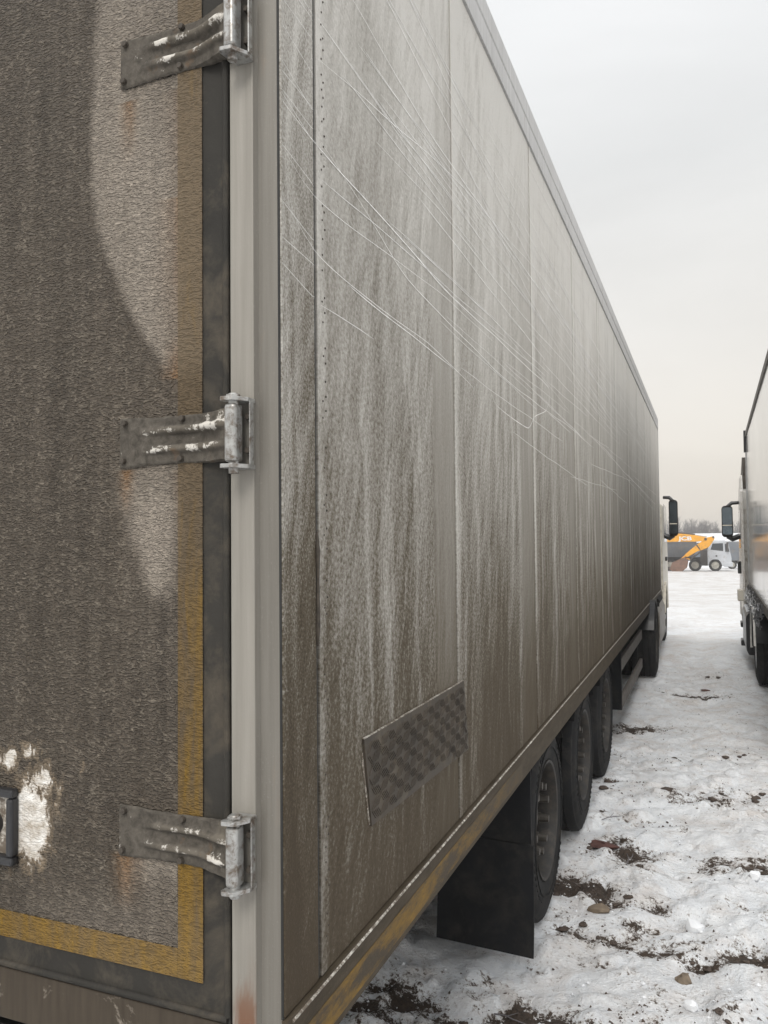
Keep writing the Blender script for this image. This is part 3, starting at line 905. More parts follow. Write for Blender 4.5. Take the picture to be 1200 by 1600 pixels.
# ---- hinges
def hinge(zc):
    k = B()
    kn = k.box(-0.0945, -0.0685, -0.054, -0.022, zc - 0.058, zc + 0.056).build('hinge', STEEL, T, bevel=0.007, seg=3)
    us, vs_ = np.linspace(0, 1, 90), np.linspace(-1, 1, 34)
    U, V = np.meshgrid(us, vs_, indexing='ij')
    half = 0.053 - 0.004 * sstep(U, 0.0, 0.4) + 0.002 * sstep(U, 0.6, 0.9) + (fbm(U * 20, V * 1, 9, 2) - 0.5) * 0.003
    X = -0.382 + U * 0.292
    Z = zc - 0.001 + V * half
    chan = np.exp(-((V - 0.05) / 0.28) ** 2) * sstep(U, 0.36, 0.48) * (1 - sstep(U, 0.86, 0.94))
    rib = (np.exp(-((V - 0.42) / 0.17) ** 4) + np.exp(-((V + 0.36) / 0.17) ** 4)) * sstep(U, 0.08, 0.45) * (1 - 0.5 * sstep(U, 0.86, 0.98))
    rise = 0.026 * sstep(U, 0.62, 1.0)
    Y = -0.0075 - rise - 0.0105 * rib + 0.007 * chan - 0.0010 * (fbm(U * 30, V * 6, int(zc * 100), 3) - 0.5)
    Y = np.minimum(np.where(np.abs(V) > 0.985, Y + 0.005, Y), -0.0050)
    crest = np.clip(rib * 0.8 + 0.75 * sstep(U, 0.80, 0.92) * sstep(V, 0.2, 0.6), 0, 1)
    n0 = X.size
    top = np.stack([X, Y, Z], -1).reshape(-1, 3)
    bot = np.stack([X, np.full_like(X, -0.0036), Z], -1).reshape(-1, 3)
    F = grid_faces(90, 34)
    idx = np.arange(n0).reshape(90, 34)
    rim = np.concatenate([idx[:, 0], idx[-1, 1:], idx[-2::-1, -1], idx[0, -2:0:-1]])
    rim2 = np.roll(rim, -1)
    side = np.stack([rim, rim2, rim2 + n0, rim + n0], -1)
    st = from_np('hinge_strap', np.concatenate([top, bot]), np.concatenate([F[:, ::-1], side]), STRAP, kn, {'crest': np.concatenate([crest.ravel(), crest.ravel()])})
    st.data.shade_smooth()
    st.data.set_sharp_from_angle(angle=RAD(45))
    for bx, bz in ((-0.368, 0.040), (-0.372, -0.040), (-0.222, 0.041), (-0.226, -0.041)):
        B().cyl((bx, -0.007, zc + bz), (bx, -0.0165, zc + bz), 0.0078, 0.0066, 6).build('bolt', BOLT, kn, bevel=0.0015)
    # bracket welded to the post: back plate with two lugs round the pin
    B().box(-0.107, -0.058, -0.0090, -0.0043, zc - 0.061, zc + 0.061).build('bracket_plate', POSTD, kn)
    br = B()
    br.prism([(-0.0575, -0.005), (-0.052, -0.012), (-0.052, -0.026), (-0.0545, -0.026), (-0.0565, -0.0095)], 2, zc - 0.062, zc + 0.062)
    for s, t in ((zc + 0.0605, zc + 0.0685), (zc - 0.0695, zc - 0.0615)):
        br.prism([(-0.101, -0.056), (-0.096, -0.062), (-0.072, -0.060), (-0.053, -0.030), (-0.053, -0.0045), (-0.092, -0.0045)], 2, s, t)
    br.build('bracket', STEEL, kn, bevel=0.0025)
    B().cyl((-0.081, -0.038, zc - 0.080), (-0.081, -0.038, zc + 0.0765), 0.0105, n=14).build('hinge_pin', STEEL, kn, smooth=40, bevel=0.002)
    B().cyl((-0.081, -0.038, zc + 0.0688), (-0.081, -0.038, zc + 0.0742), 0.0145, n=6).build('pin_nut', STEEL, kn, bevel=0.001)
    for bz in (-0.033, 0.033):
        B().cyl((-0.0625, -0.0088, zc + bz), (-0.0625, -0.021, zc + bz), 0.0078, 0.0066, n=6).build('bracket_bolt', BOLT, kn, bevel=0.0012)
    return kn


for zc in (3.70, 2.908, 2.092, 1.285):
    hinge(zc)


# ---- wheels
def build_wheel(parent, cx, cy, cz, R=0.5, Wd=0.385, rim_mat=RIM, dish=0.13, name='wheel', sgn=1):
    """outer face at x = cx, wheel extends to cx - sgn*Wd"""
    s = sgn
    r_i = R * 0.585
    prof = [(r_i, -0.03), (r_i + 0.01, -0.012), (r_i + 0.045, -0.004), (R * 0.80, 0.0), (R * 0.86, -0.005), (R * 0.915, -0.014), (R * 0.93, -0.020), (R * 0.962, -0.022), (R * 0.985, -0.034)]
    for g in (0.08, 0.15, 0.225, 0.295):
        prof += [(R, -g + 0.004), (R * 0.972, -g), (R * 0.972, -g - 0.009), (R, -g - 0.013)]
    prof += [(R * 0.985, -Wd + 0.034), (R * 0.93, -Wd + 0.018), (R * 0.80, -Wd), (r_i + 0.02, -Wd + 0.01), (r_i, -Wd + 0.03)]
    tyre = B().lathe([(r, s * x) for r, x in prof], (cx, cy, cz), 72).build(name, RUBBER, parent, smooth=35)
    # moulded ring and small lettering blocks on the sidewall
    ring = B().lathe([(R * 0.73, s * 0.0035), (R * 0.745, s * 0.0035), (R * 0.745, -s * 0.012), (R * 0.73, -s * 0.012)], (cx, cy, cz), 64)
    for i in range(60):
        t = 2 * math.pi * i / 60
        if i % 15 > 9:
            continue
        ca, sa = math.cos(t), math.sin(t)
        p = [(R * (0.80 + dr), t + dt) for dr, dt in ((-0.012, -0.02), (0.014, -0.02), (0.014, 0.015), (-0.012, 0.015))]
        vs = [(cx + s * 0.0025, cy + r * math.cos(q), cz + r * math.sin(q)) for r, q in p] + [(cx - s * 0.006, cy + r * math.cos(q), cz + r * math.sin(q)) for r, q in p]
        ring.add(vs, [(0, 1, 2, 3), (0, 1, 5, 4), (1, 2, 6, 5), (2, 3, 7, 6), (3, 0, 4, 7)])
    ring.build('sidewall_ring', RUBBER, tyre, smooth=35)
    d = dish
    rim = B()
    rim.lathe([(r_i + 0.006, -s * 0.012), (r_i + 0.004, -s * 0.006), (r_i - 0.008, -s * 0.010), (r_i - 0.016, -s * 0.03), (r_i - 0.03, -s * (d - 0.01)), (r_i - 0.026, -s * (d + 0.02)), (r_i - 0.008, -s * 0.06)], (cx, cy, cz), 56)
    # disc with hand holes
    nseg, rads = 80, [r_i - 0.024, 0.235 * R / 0.5, 0.185 * R / 0.5, 0.145 * R / 0.5, 0.10 * R / 0.5]
    xs = [-(d + 0.01), -(d - 0.01), -(d - 0.022), -(d - 0.024), -(d - 0.024)]
    vs, fcs = [], []
    for i in range(nseg):
        t = 2 * math.pi * i / nseg
        for r, x in zip(rads, xs):
            vs.append((cx + s * x, cy + r * math.cos(t), cz + r * math.sin(t)))
    m = len(rads)
    for i in range(nseg):
        j = (i + 1) % nseg
        for q in range(m - 1):
            if q == 1 and i % 8 in (2, 3, 4, 5):
                continue
            fcs.append((i * m + q, j * m + q, j * m + q + 1, i * m + q + 1))
    rim.add(vs, fcs)
    rim.build('rim', rim_mat, tyre, smooth=35)
    hub = B().lathe([(0.001, -s * 0.07), (0.06, -s * 0.07), (0.075, -s * 0.078), (0.078, -s * 0.095), (0.110, -s * 0.10), (0.113, -s * (d + 0.02)), (0.001, -s * (d + 0.02))], (cx, cy, cz), 32, closed=False)
    hub.build('hub', rim_mat, tyre, smooth=35)
    for i in range(10):
        t = 2 * math.pi * (i + 0.5) / 10
        y_, z_ = cy + 0.1675 * math.cos(t) * R / 0.5, cz + 0.1675 * math.sin(t) * R / 0.5
        B().cyl((cx - s * (d - 0.015), y_, z_), (cx - s * (d - 0.05), y_, z_), 0.030, 0.028, 6).cyl((cx - s * (d - 0.05), y_, z_), (cx - s * (d - 0.098), y_, z_), 0.023, 0.019, 10).build('wheel_nut', NUT if rim_mat is RIM else STEEL, tyre, smooth=35)
    return tyre


def copy_wheel(w, parent, off):
    c = copy_part(w, parent, off)
    for ch in list(w.children):
        copy_part(ch, c, (0, 0, 0))
    return c


CZ = GZ + 0.495
w1 = build_wheel(T, -0.030, 2.86, CZ)
for yy in (4.20, 5.48):
    copy_wheel(w1, T, (0, yy - 2.86, 0))
w1b = build_wheel(T, -2.47, 2.86, CZ, sgn=-1)
for yy in (4.20, 5.48):
    copy_wheel(w1b, T, (0, yy - 2.86, 0))
for yy in (2.86, 4.20, 5.48):
    B().cyl((-0.35, yy, CZ), (-2.15, yy, CZ), 0.065, n=14).cyl((-0.40, yy, CZ), (-0.52, yy, CZ), 0.2, n=18).cyl((-2.1, yy, CZ), (-1.98, yy, CZ), 0.2, n=18).build('axle', CHAS, T, smooth=40)
    B().box(-0.62, -0.50, yy - 0.35, yy + 0.25, CZ + 0.05, CZ + 0.22).box(-2.0, -1.88, yy - 0.35, yy + 0.25, CZ + 0.05, CZ + 0.22).build('spring_arm', CHAS, T)
for xx in (-0.78, -1.84):
    B().box(xx - 0.06, xx + 0.06, 0.5, 12.9, 0.55, 0.92).build('chassis_beam', CHAS, T)
B().box(-2.35, -0.15, 0.45, 0.57, 0.34, 0.46).box(-0.85, -0.72, 0.4, 0.6, 0.44, 0.6).box(-1.9, -1.77, 0.4, 0.6, 0.44, 0.6).build('rear_bumper', CHAS, T)
B().prism([(-0.20, 0.80), (-0.10, 0.80), (-0.10, 0.765), (-0.115, 0.765), (-0.115, 0.785), (-0.20, 0.785)], 1, 0.25, 1.75).build('under_rail', GUARD, T)
# mudguard panels and flaps
B().box(-0.43, 0.0, 2.262, 2.275, 0.50, 0.84).build('flap_holder', FLAP, T)
fl = B()
nn = 10
fv, ff = [], []
for i in range(nn + 1):
    t = i / nn
    z_ = 0.50 - t * 0.475
    y_ = 2.255 - 0.05 * t * t - 0.006 * math.sin(t * 5)
    for x_, dy in ((-0.44, 0), (0.012, 0), (0.012, 0.010), (-0.44, 0.010)):
        fv.append((x_, y_ + dy, z_ + (0.01 if x_ < -0.4 else -0.005)))
for i in range(nn):
    for q in range(4):
        ff.append((i * 4 + q, i * 4 + (q + 1) % 4, i * 4 + 4 + (q + 1) % 4, i * 4 + 4 + q))
ff += [(0, 1, 2, 3), (nn * 4, nn * 4 + 1, nn * 4 + 2, nn * 4 + 3)]
fl.add(fv, ff)
fl.build('mud_flap', FLAP, T)
B().cyl((-0.02, 2.30, 0.79), (-0.40, 2.30, 0.79), 0.022, n=10).build('mudguard_bar', GUARD, T, smooth=40)
B().lathe([(0.55, -0.03), (0.555, -0.03), (0.555, -0.42), (0.55, -0.42)], (0, 2.86, CZ), 20, RAD(35), RAD(150)).build('mudguard', FLAP, T)
B().lathe([(0.55, -0.03), (0.555, -0.03), (0.555, -0.42), (0.55, -0.42)], (0, 4.20, CZ), 20, RAD(35), RAD(145)).build('mudguard', FLAP, T)
B().lathe([(0.55, -0.03), (0.555, -0.03), (0.555, -0.42), (0.55, -0.42)], (0, 5.48, CZ), 20, RAD(30), RAD(145)).build('mudguard', FLAP, T)
# side guard ahead of the axles
B().box(-0.09, -0.055, 6.95, 9.70, 0.54, 0.665).build('side_guard_rail', GUARD, T, bevel=0.006)
B().box(-0.09, -0.055, 6.95, 9.70, 0.165, 0.285).build('side_guard_rail', GUARD, T, bevel=0.006)
B().box(-0.40, -0.052, 6.90, 6.945, 0.165, 0.84).build('side_guard_post', FLAP, T, bevel=0.004)
B().box(-0.14, -0.092, 9.40, 9.46, 0.16, 0.84).build('side_guard_post', FLAP, T)
B().box(-0.20, -0.12, 6.60, 6.68, 0.06, 0.30).build('hanging_bracket', GUARD, T)
for xx in (-0.55, -2.0):
    B().box(xx - 0.06, xx + 0.06, 9.85, 9.97, 0.15, 0.9).box(xx - 0.13, xx + 0.13, 9.78, 10.04, 0.10, 0.15).build('landing_leg', CHAS, T)


# ------------------------------------------------------------------ tractor units
def mirror(parent, x0, x1, y, z0, z1, zsplit, arm_x, sgn, white=False):
    """wing mirror seen from behind, x0 inner .. x1 outer"""
    def rounded(xa, xb, za, zb, r, n=5):
        pts = []
        for cx_, cz_, a in ((xb - r, zb - r, 0), (xa + r, zb - r, 90), (xa + r, za + r, 180), (xb - r, za + r, 270)):
            for k in range(n + 1):
                t = RAD(a + 90 * k / n)
                pts.append((cx_ + r * math.cos(t), cz_ + r * math.sin(t)))
        return pts
    hs_ = B().prism(rounded(min(x0, x1), max(x0, x1), z0, z1, 0.06), 1, y, y + 0.11).build('wing_mirror', CHAS, parent, bevel=0.006)
    xa, xb = min(x0, x1) + 0.014, max(x0, x1) - 0.014
    B().prism(rounded(xa, xb, zsplit + 0.012, z1 - 0.03, 0.03), 1, y - 0.004, y - 0.001).build('mirror_glass', MIRR, hs_)
    B().prism(rounded(xa, xb, z0 + 0.05, zsplit - 0.012, 0.03), 1, y - 0.004, y - 0.001).build('mirror_glass', MIRR, hs_)
    B().box(xa, xb, y - 0.006, y - 0.0012, zsplit - 0.009, zsplit + 0.009).build('mirror_divider', LAMP, hs_)
    mid = (x0 + x1) / 2
    B().tube([(mid, y + 0.06, z1 - 0.02), (mid * 0.6 + arm_x * 0.4, y + 0.07, z1 + 0.05), (arm_x, y + 0.09, z1 + 0.055)], [0.03, 0.035, 0.03], 8).build('mirror_arm', BLACKP, hs_, smooth=50)
    B().tube([(mid, y + 0.06, z0 + 0.02), (mid * 0.6 + arm_x * 0.4, y + 0.07, z0 - 0.03), (arm_x, y + 0.09, z0 + 0.02)], [0.045, 0.055, 0.05], 8).build('mirror_arm', BLACKP, hs_, smooth=50)
    return hs_


TL = thing('tractor_unit', 'cream tractor unit coupled ahead of the dirty box trailer, mirror and wheels showing', 'truck', (-1.2, 12.5, GZ), org=True)
dw = build_wheel(TL, 0.085, 10.55, GZ + 0.51, 0.51, 0.30, RIM, 0.14)
copy_wheel(dw, TL, (-0.34, 0, 0))
dwb = build_wheel(TL, -2.43, 10.55, GZ + 0.51, 0.51, 0.30, RIM, 0.14, sgn=-1)
copy_wheel(dwb, TL, (0.34, 0, 0))
B().lathe([(0.56, 0.075), (0.566, 0.08), (0.566, -0.56), (0.56, -0.56)], (0, 10.55, GZ + 0.51), 20, RAD(20), RAD(160)).build('mudguard', BLACKP, TL)
sw = build_wheel(TL, 0.02, 14.65, GZ + 0.5, 0.5, 0.31, RIM, 0.09)
build_wheel(TL, -2.40, 14.65, GZ + 0.5, 0.5, 0.31, RIM, 0.09, sgn=-1)
B().box(-0.85, -0.73, 10.0, 15.8, 0.5, 0.75).box(-1.67, -1.55, 10.0, 15.8, 0.5, 0.75).cyl((-0.3, 10.55, GZ + .51), (-2.1, 10.55, GZ + .51), 0.09, n=12).build('chassis_beam', CHAS, TL)
tk = B().prism([(-0.55, 0.16), (-0.03, 0.13), (0.055, 0.19), (0.07, 0.35), (0.07, 0.70), (0.03, 0.80), (-0.55, 0.80)], 1, 11.55, 13.35).build('fuel_tank', TANK, TL, bevel=0.02)
B().cyl((0.0, 11.8, 0.80), (0.0, 11.8, 0.86), 0.06, n=14).build('filler_cap', CHAS, tk, smooth=40)
B().cyl((0.0, 12.0, 0.86), (0.0, 12.9, 0.86), 0.055, n=14).build('air_tank', CHAS, TL, smooth=40)
cb = B().prism([(13.92, 0.85), (13.92, 2.50), (15.95, 2.48), (16.0, 2.3), (16.1, 1.35), (16.1, 0.5), (15.2, 0.5), (15.15, 0.85), (14.9, 0.98), (14.4, 0.98), (14.15, 0.85)], 0, -2.43, 0.012).build('cab', CREAM, TL, bevel=0.04)
B().prism([(13.95, 2.50), (13.95, 3.1), (14.15, 3.55), (15.0, 3.60), (15.7, 3.15), (15.93, 2.48)], 0, -2.30, -0.12).build('cab_roof', CREAM, cb, bevel=0.08)
B().prism([(14.75, 1.78), (14.75, 2.52), (15.62, 2.5), (15.80, 1.78)], 0, 0.0122, 0.0155).build('side_window', GLASS, cb)
B().box(-2.25, -0.17, 16.08, 16.105, 0.85, 1.5).build('grille', BLACKP, cb)
B().prism([(-2.3, 16.045), (-0.12, 16.045), (-0.12, 16.02), (-2.3, 16.02)], 2, 1.6, 2.35).build('windscreen', GLASS, cb)
B().box(-0.02, 0.045, 15.0, 15.3, 1.42, 1.50).build('door_handle', BLACKP, cb, bevel=0.01)
B().lathe([(0.56, 0.035), (0.62, 0.05), (0.62, -0.35), (0.56, -0.35)], (0, 14.65, GZ + 0.5), 18, RAD(8), RAD(172)).build('wheel_arch', CREAM, cb, smooth=50)
B().box(-0.28, 0.05, 13.72, 14.08, 0.16, 0.26).box(-0.28, 0.05, 13.72, 14.08, 0.40, 0.48).build('cab_step', BLACKP, TL, bevel=0.01)
B().box(-0.25, 0.03, 13.66, 13.86, 0.9, 2.3).build('side_fairing', CREAM, TL, bevel=0.02)
mirror(TL, 0.100, 0.262, 14.9, 1.90, 2.60, 2.14, 0.0, 1)

# right-hand pair: trailer and tractor parked alongside
RZ = -RAD(0.62)
TR = thing('box_trailer', 'glossy clean pale box trailer at the right edge, reflecting the yellow digger', 'trailer', (1.385, 12.6, GZ), RZ)
h = -GZ
RL = -6.5
B().box(0.02, 2.48, RL + 0.03, -0.03, 1.20, 3.56 + h).build('body_core', GAP, TR)
pe = [RL + 0.05, -4.35, -2.2, -0.05]
for a, b_ in zip(pe[:-1], pe[1:]):
    B().box(0.0, 0.019, a + 0.003, b_ - 0.003, 1.225, 3.50 + h - 0.03).build('side_panel', GLOSS, TR)
B().box(2.481, 2.5, RL + 0.05, -0.05, 1.225, 3.47 + h).build('side_wall', GLOSS, TR)
B().prism([(-0.012, 3.47 + h), (-0.012, 3.545 + h), (0.01, 3.565 + h), (0.03, 3.565 + h), (0.03, 3.47 + h)], 1, RL, 0.0).build('upper_rail', GUARD, TR)
B().box(-0.012, 0.03, RL, -0.0, 1.12, 1.222).build('lower_rail', GUARD, TR)
B().box(-0.015, 0.06, -0.048, 0.012, 1.15, 3.23 + h).build('front_corner_post', SILVER, TR)
B().box(-0.035, 2.5, -0.04, 0.03, 3.23 + h, 3.58 + h).build('front_cap', BLACKP, TR)
B().box(0.03, 2.47, RL, 0.0, 3.56 + h, 3.59 + h).build('roof', TOPR, TR)
B().box(0.03, 2.47, RL - 0.02, RL + 0.02, 1.15, 3.55 + h).build('rear_door', WHITEP, TR)
for xx in (0.72, 1.78):
    B().box(xx - 0.06, xx + 0.06, RL + 0.3, -0.6, 0.75, 1.15).build('chassis_beam', CHAS, TR)
wr = build_wheel(TR, 0.06, -5.85, 0.5, 0.5, 0.385, sgn=-1)
wr2 = build_wheel(TR, 2.44, -5.85, 0.5, 0.5, 0.385)
for o_ in (-5.85,):
    B().cyl((0.3, o_, 0.5), (2.2, o_, 0.5), 0.065, n=12).build('axle', CHAS, TR)
B().box(0.10, 0.14, -4.9, -3.4, 0.60, 0.72).build('side_guard_rail', GUARD, TR)

TT = thing('tractor_unit', 'white tractor unit of the right-hand trailer, dark mirror held out on an arm', 'truck', (1.37, 12.6, GZ), RZ)
d2 = build_wheel(TT, -0.01, -2.25, 0.51, 0.51, 0.30, SILVER, 0.14, sgn=-1)
copy_wheel(d2, TT, (0.34, 0, 0))
d3 = build_wheel(TT, 2.5, -2.25, 0.51, 0.51, 0.30, SILVER, 0.14)
copy_wheel(d3, TT, (-0.34, 0, 0))
build_wheel(TT, -0.02, 1.35, 0.5, 0.5, 0.31, SILVER, 0.09, sgn=-1)
build_wheel(TT, 2.45, 1.35, 0.5, 0.5, 0.31, SILVER, 0.09)
B().lathe([(0.565, -0.03), (0.585, -0.035), (0.585, 0.6), (0.565, 0.6)], (0, -2.25, 0.51), 24, RAD(-8), RAD(170)).build('mudguard', BLACKP, TT)
B().tube([(-0.035, -2.25 + 0.58 * math.cos(RAD(a)), 0.51 + 0.58 * math.sin(RAD(a))) for a in range(-10, 176, 8)], 0.016, 6).build('mudguard_edge', WHITEP, TT, smooth=60)
B().box(0.75, 0.87, -3.0, 2.8, 0.62, 0.86).box(1.55, 1.67, -3.0, 2.8, 0.62, 0.86).build('chassis_beam', CHAS, TT)
ft = B().prism([(-0.06, 0.25), (-0.09, 0.32), (-0.09, 0.80), (-0.05, 0.86), (0.45, 0.86), (0.45, 0.25)], 1, -1.35, 0.25).build('fuel_tank', BLACKP, TT, bevel=0.02)
B().prism([(-0.075, 0.862), (-0.06, 0.875), (0.3, 0.88), (0.44, 0.862)], 1, -1.2, 0.1).build('snow_cap', SNOWC, ft)
B().box(-0.12, 0.3, 0.30, 0.62, 0.18, 0.27).box(-0.12, 0.3, 0.30, 0.62, 0.48, 0.56).build('cab_step', BLACKP, TT, bevel=0.01)
cab2 = B().prism([(0.62, 0.95), (0.62, 2.75), (0.85, 3.0), (1.6, 3.05), (2.45, 2.75), (2.75, 2.1), (2.85, 1.25), (2.85, 0.45), (1.98, 0.45), (1.93, 0.85), (1.65, 1.08), (1.05, 1.08), (0.77, 0.85)], 0, -0.06, 2.42).build('cab', WHITEP, TT, bevel=0.05)
B().prism([(1.35, 1.75), (1.35, 2.45), (2.35, 2.43), (2.55, 1.75)], 0, -0.0635, -0.0603).build('side_window', GLASS, cab2)
B().prism([(0.62, 2.76), (0.55, 3.28), (0.75, 3.30), (1.6, 3.06), (0.86, 3.01)], 0, -0.03, 0.02).build('side_deflector', GUARD, cab2)
B().prism([(0.12, 0.95), (0.12, 2.7), (0.60, 2.75), (0.60, 0.95)], 0, -0.075, -0.045).build('side_fairing', WHITEP, cab2, bevel=0.01)
B().lathe([(0.56, -0.075), (0.63, -0.09), (0.63, 0.3), (0.56, 0.3)], (0, 1.35, 0.5), 18, RAD(5), RAD(175)).build('wheel_arch', WHITEP, cab2, smooth=50)
B().box(-0.16, -0.06, 0.15, 0.38, 0.92, 1.10).build('side_lamp', LAMP, cab2, bevel=0.012)
B().box(-0.115, -0.06, 1.98, 2.06, 0.78, 0.86).build('marker_lamp', RED, cab2, bevel=0.008)
B().box(-0.115, -0.062, 1.55, 1.75, 1.30, 1.52).build('door_handle', BLACKP, cab2, bevel=0.01)
mirror(TT, -0.36, -0.17, 1.95, 1.95, 2.53, 2.17, -0.06, -1)

# tyre chains hung under the right-hand trailer, link by link
def chain_thing(label, y0, y1, sag, xoff, zt, mat, turns):
    t = thing('snow_chain', label, 'chain', (1.385 + xoff - 0.0108 * 0, 12.6, GZ), RZ, 'snow chains looped along the right-hand trailer')
    ch = B()
    L = y1 - y0
    n = int(L / 0.030) * 1
    for k in range(n):
        a = k / n
        u = (a * turns) % 1.0
        y = y0 + L * a
        z = zt - sag * 4 * u * (1 - u) - 0.01 * math.sin(k * 1.7)
        x = 0.012 * math.sin(k * 0.9)
        t0 = 0 if k % 2 else math.pi / 2
        slope = -sag * 4 * (1 - 2 * u) * turns / L
        d = Vector((0, 1, slope)).normalized()
        s_ = Vector((1, 0, 0)) * math.cos(t0) + d.cross(Vector((1, 0, 0))) * math.sin(t0)
        pts = []
        for q in range(8):
            w = 2 * math.pi * q / 8
            pts.append(Vector((x, y, z)) + d * (0.030 * math.cos(w)) + s_ * (0.017 * math.sin(w)))
        pts.append(pts[0])
        ch.tube(pts, 0.0055, 4)
    ch.build('chain_links', mat, t, smooth=60)
    return t


chain_thing('shiny snow chain hanging in front of the darker chains under the right-hand trailer', -3.4, -0.15, 0.17, -0.055, 1.16, CHAINL, 6)
chain_thing('dark snow chain looped in shallow sags just below the right-hand trailer side', -4.4, -0.15, 0.13, -0.030, 1.20, CHAIN, 9)
chain_thing('dark snow chain hanging in the deepest loops above the right-hand drive wheel', -4.2, -0.3, 0.26, -0.045, 1.19, CHAIN, 8)

# ------------------------------------------------------------------ far yard
def far_wheel(parent, x, y, r, w=0.35, name='wheel'):
    t = B().lathe([(r * 0.6, 0), (r * 0.93, 0), (r, -0.04), (r, -w + 0.04), (r * 0.93, -w), (r * 0.6, -w)], (0, 0, 0), 24)
    bmesh.ops.rotate(t.bm, verts=t.bm.verts, matrix=Matrix.Rotation(RAD(-90), 3, 'Z'))
    bmesh.ops.translate(t.bm, verts=t.bm.verts, vec=(x, y, r))
    o = t.build(name, RUBBER, parent, smooth=40)
    g = B().lathe([(r * 0.6, -0.02), (r * 0.5, -0.05), (r * 0.3, -0.02), (0.01, 0.02)], (0, 0, 0), 20, closed=False)
    bmesh.ops.rotate(g.bm, verts=g.bm.verts, matrix=Matrix.Rotation(RAD(-90), 3, 'Z'))
    bmesh.ops.translate(g.bm, verts=g.bm.verts, vec=(x, y, r))
    g.build('rim', FARRIM, o, smooth=40)
    return o


FARRIM = simple('pale_dusty_rim', (0.34, 0.33, 0.29), 0.6, var=0.3, scale=3)
YD = 84.0
zD = float(base_z(np.array(YD)))
D = thing('dump_truck', 'pale grey dump truck with slate tipper body parked side-on behind the yellow digger', 'truck', (0.82, YD, zD))


def fx(zx):
    return (zx - 690) * 0.00735


def fz(zy):
    return (757 - zy) * 0.0081


cabp = [(690, 690), (690, 500), (705, 470), (765, 392), (925, 388), (950, 410), (985, 600), (985, 690), (868, 690), (850, 645), (820, 615), (750, 615), (715, 645), (702, 690)]
cd = B().prism([(fx(a), fz(b_)) for a, b_ in cabp], 1, -1.2, 1.2).build('cab', CABG, D, bevel=0.05)
B().prism([(fx(a), fz(b_)) for a, b_ in ((730, 495), (755, 420), (885, 418), (885, 512), (730, 495))][:4], 1, -1.215, -1.202).build('side_window', GLASS, cd)
B().prism([(fx(a), fz(b_)) for a, b_ in ((905, 425), (940, 425), (962, 520), (910, 520))], 1, -1.215, -1.202).build('side_window', GLASS, cd)
B().prism([(fx(948) + 0.03, fz(415)), (fx(968) + 0.03, fz(520)), (fx(968), fz(520)), (fx(948), fz(415))], 1, -1.05, 1.05).build('windscreen', GLASS, cd)
B().box(fx(925), fx(950), -1.5, -1.3, fz(520), fz(405)).build('wing_mirror', DKSTEEL, cd, bevel=0.03)
B().box(fx(890), fx(1000), -1.22, 1.22, fz(700), fz(650)).build('bumper', CABG, cd, bevel=0.04)
B().box(fx(790), fx(812), -1.23, -1.2, fz(580), fz(562)).build('door_handle', BLACKP, cd)
B().box(fx(772), fx(912), -0.95, 0.95, fz(388), fz(383) + 0.03).build('snow_cap', SNOWC, cd)
B().box(fx(600), fx(688), -1.0, 1.0, fz(690), fz(500)).build('shaded_gap_block', DKSTEEL, D)  # dark block standing in for the shaded gap between cab and tipper
B().box(fx(-60), fx(690), -0.55, 0.55, fz(630), fz(590)).box(fx(640), fx(960), -0.5, 0.5, fz(690), fz(640)).build('chassis_beam', CHAS, D)
db = B().prism([(fx(a), fz(b_)) for a, b_ in ((-80, 585), (520, 585), (560, 470), (553, 395), (-80, 395))], 1, -1.25, 1.25).build('tipper_body', DUMPG, D)
for k in range(9):
    xx = fx(-40 + k * 66)
    B().box(xx - 0.05, xx + 0.05, -1.31, -1.252, fz(580), fz(400)).build('body_rib', DUMPG, db)
B().box(fx(-80), fx(556), -1.32, -1.252, fz(408), fz(393)).build('body_rim', DUMPG, db)
for zx in (535, 785, 40, 220):
    far_wheel(D, fx(zx), -1.2, 0.60)
    far_wheel(D, fx(zx), 0.9, 0.60)

# yellow digger
YE = 81.0
zE = float(base_z(np.array(YE)))
X_ = thing('excavator', 'yellow tracked excavator with its arm folded down in front of the dump truck', 'excavator', (0.82, YE, zE))


def ex(zx):
    return (zx - 690) * 0.00709


def ez(zy):
    return (770 - zy) * 0.0078


def epoly(L):
    return [(ex(a), ez(b_)) for a, b_ in L]


bo = B().prism(epoly([(-420, 520), (-360, 470), (60, 385), (200, 320), (290, 297), (420, 308), (540, 322), (660, 345), (688, 358), (686, 380), (640, 395), (550, 403), (300, 402), (170, 405), (60, 450), (-380, 570)]), 1, -0.28, 0.28).build('boom', YEL, X_, bevel=0.04)
B().tube([(ex(-200), -0.36, ez(430)), (ex(285), -0.2, ez(288)), (ex(300), 0, ez(284))], 0.06, 8).build('boom_ram', DKSTEEL, bo, smooth=50)
B().cyl((ex(300), 0, ez(286)), (ex(540), 0, ez(318)), 0.10, n=12).build('stick_ram', DKSTEEL, bo, smooth=50)
B().cyl((ex(540), 0, ez(320)), (ex(690), 0, ez(345)), 0.05, n=10).build('ram_rod', STEEL, bo, smooth=50)
stk = B().prism(epoly([(768, 335), (784, 345), (782, 372), (745, 430), (705, 474), (640, 500), (560, 525), (440, 592), (400, 582), (412, 556), (480, 500), (560, 440), (620, 400), (690, 352)]), 1, -0.24, 0.24).build('stick', YEL, X_, bevel=0.04)
B().cyl((ex(768), -0.30, ez(348)), (ex(768), 0.30, ez(348)), 0.10, n=12).build('pivot_pin', DKSTEEL, stk, smooth=50)
B().cyl((ex(672), -0.34, ez(372)), (ex(672), 0.34, ez(372)), 0.13, n=12).build('pivot_pin', DKSTEEL, stk, smooth=50)
B().tube([(ex(555), -0.30, ez(440)), (ex(600), -0.30, ez(500))], 0.05, 6).build('hose', DKSTEEL, stk)
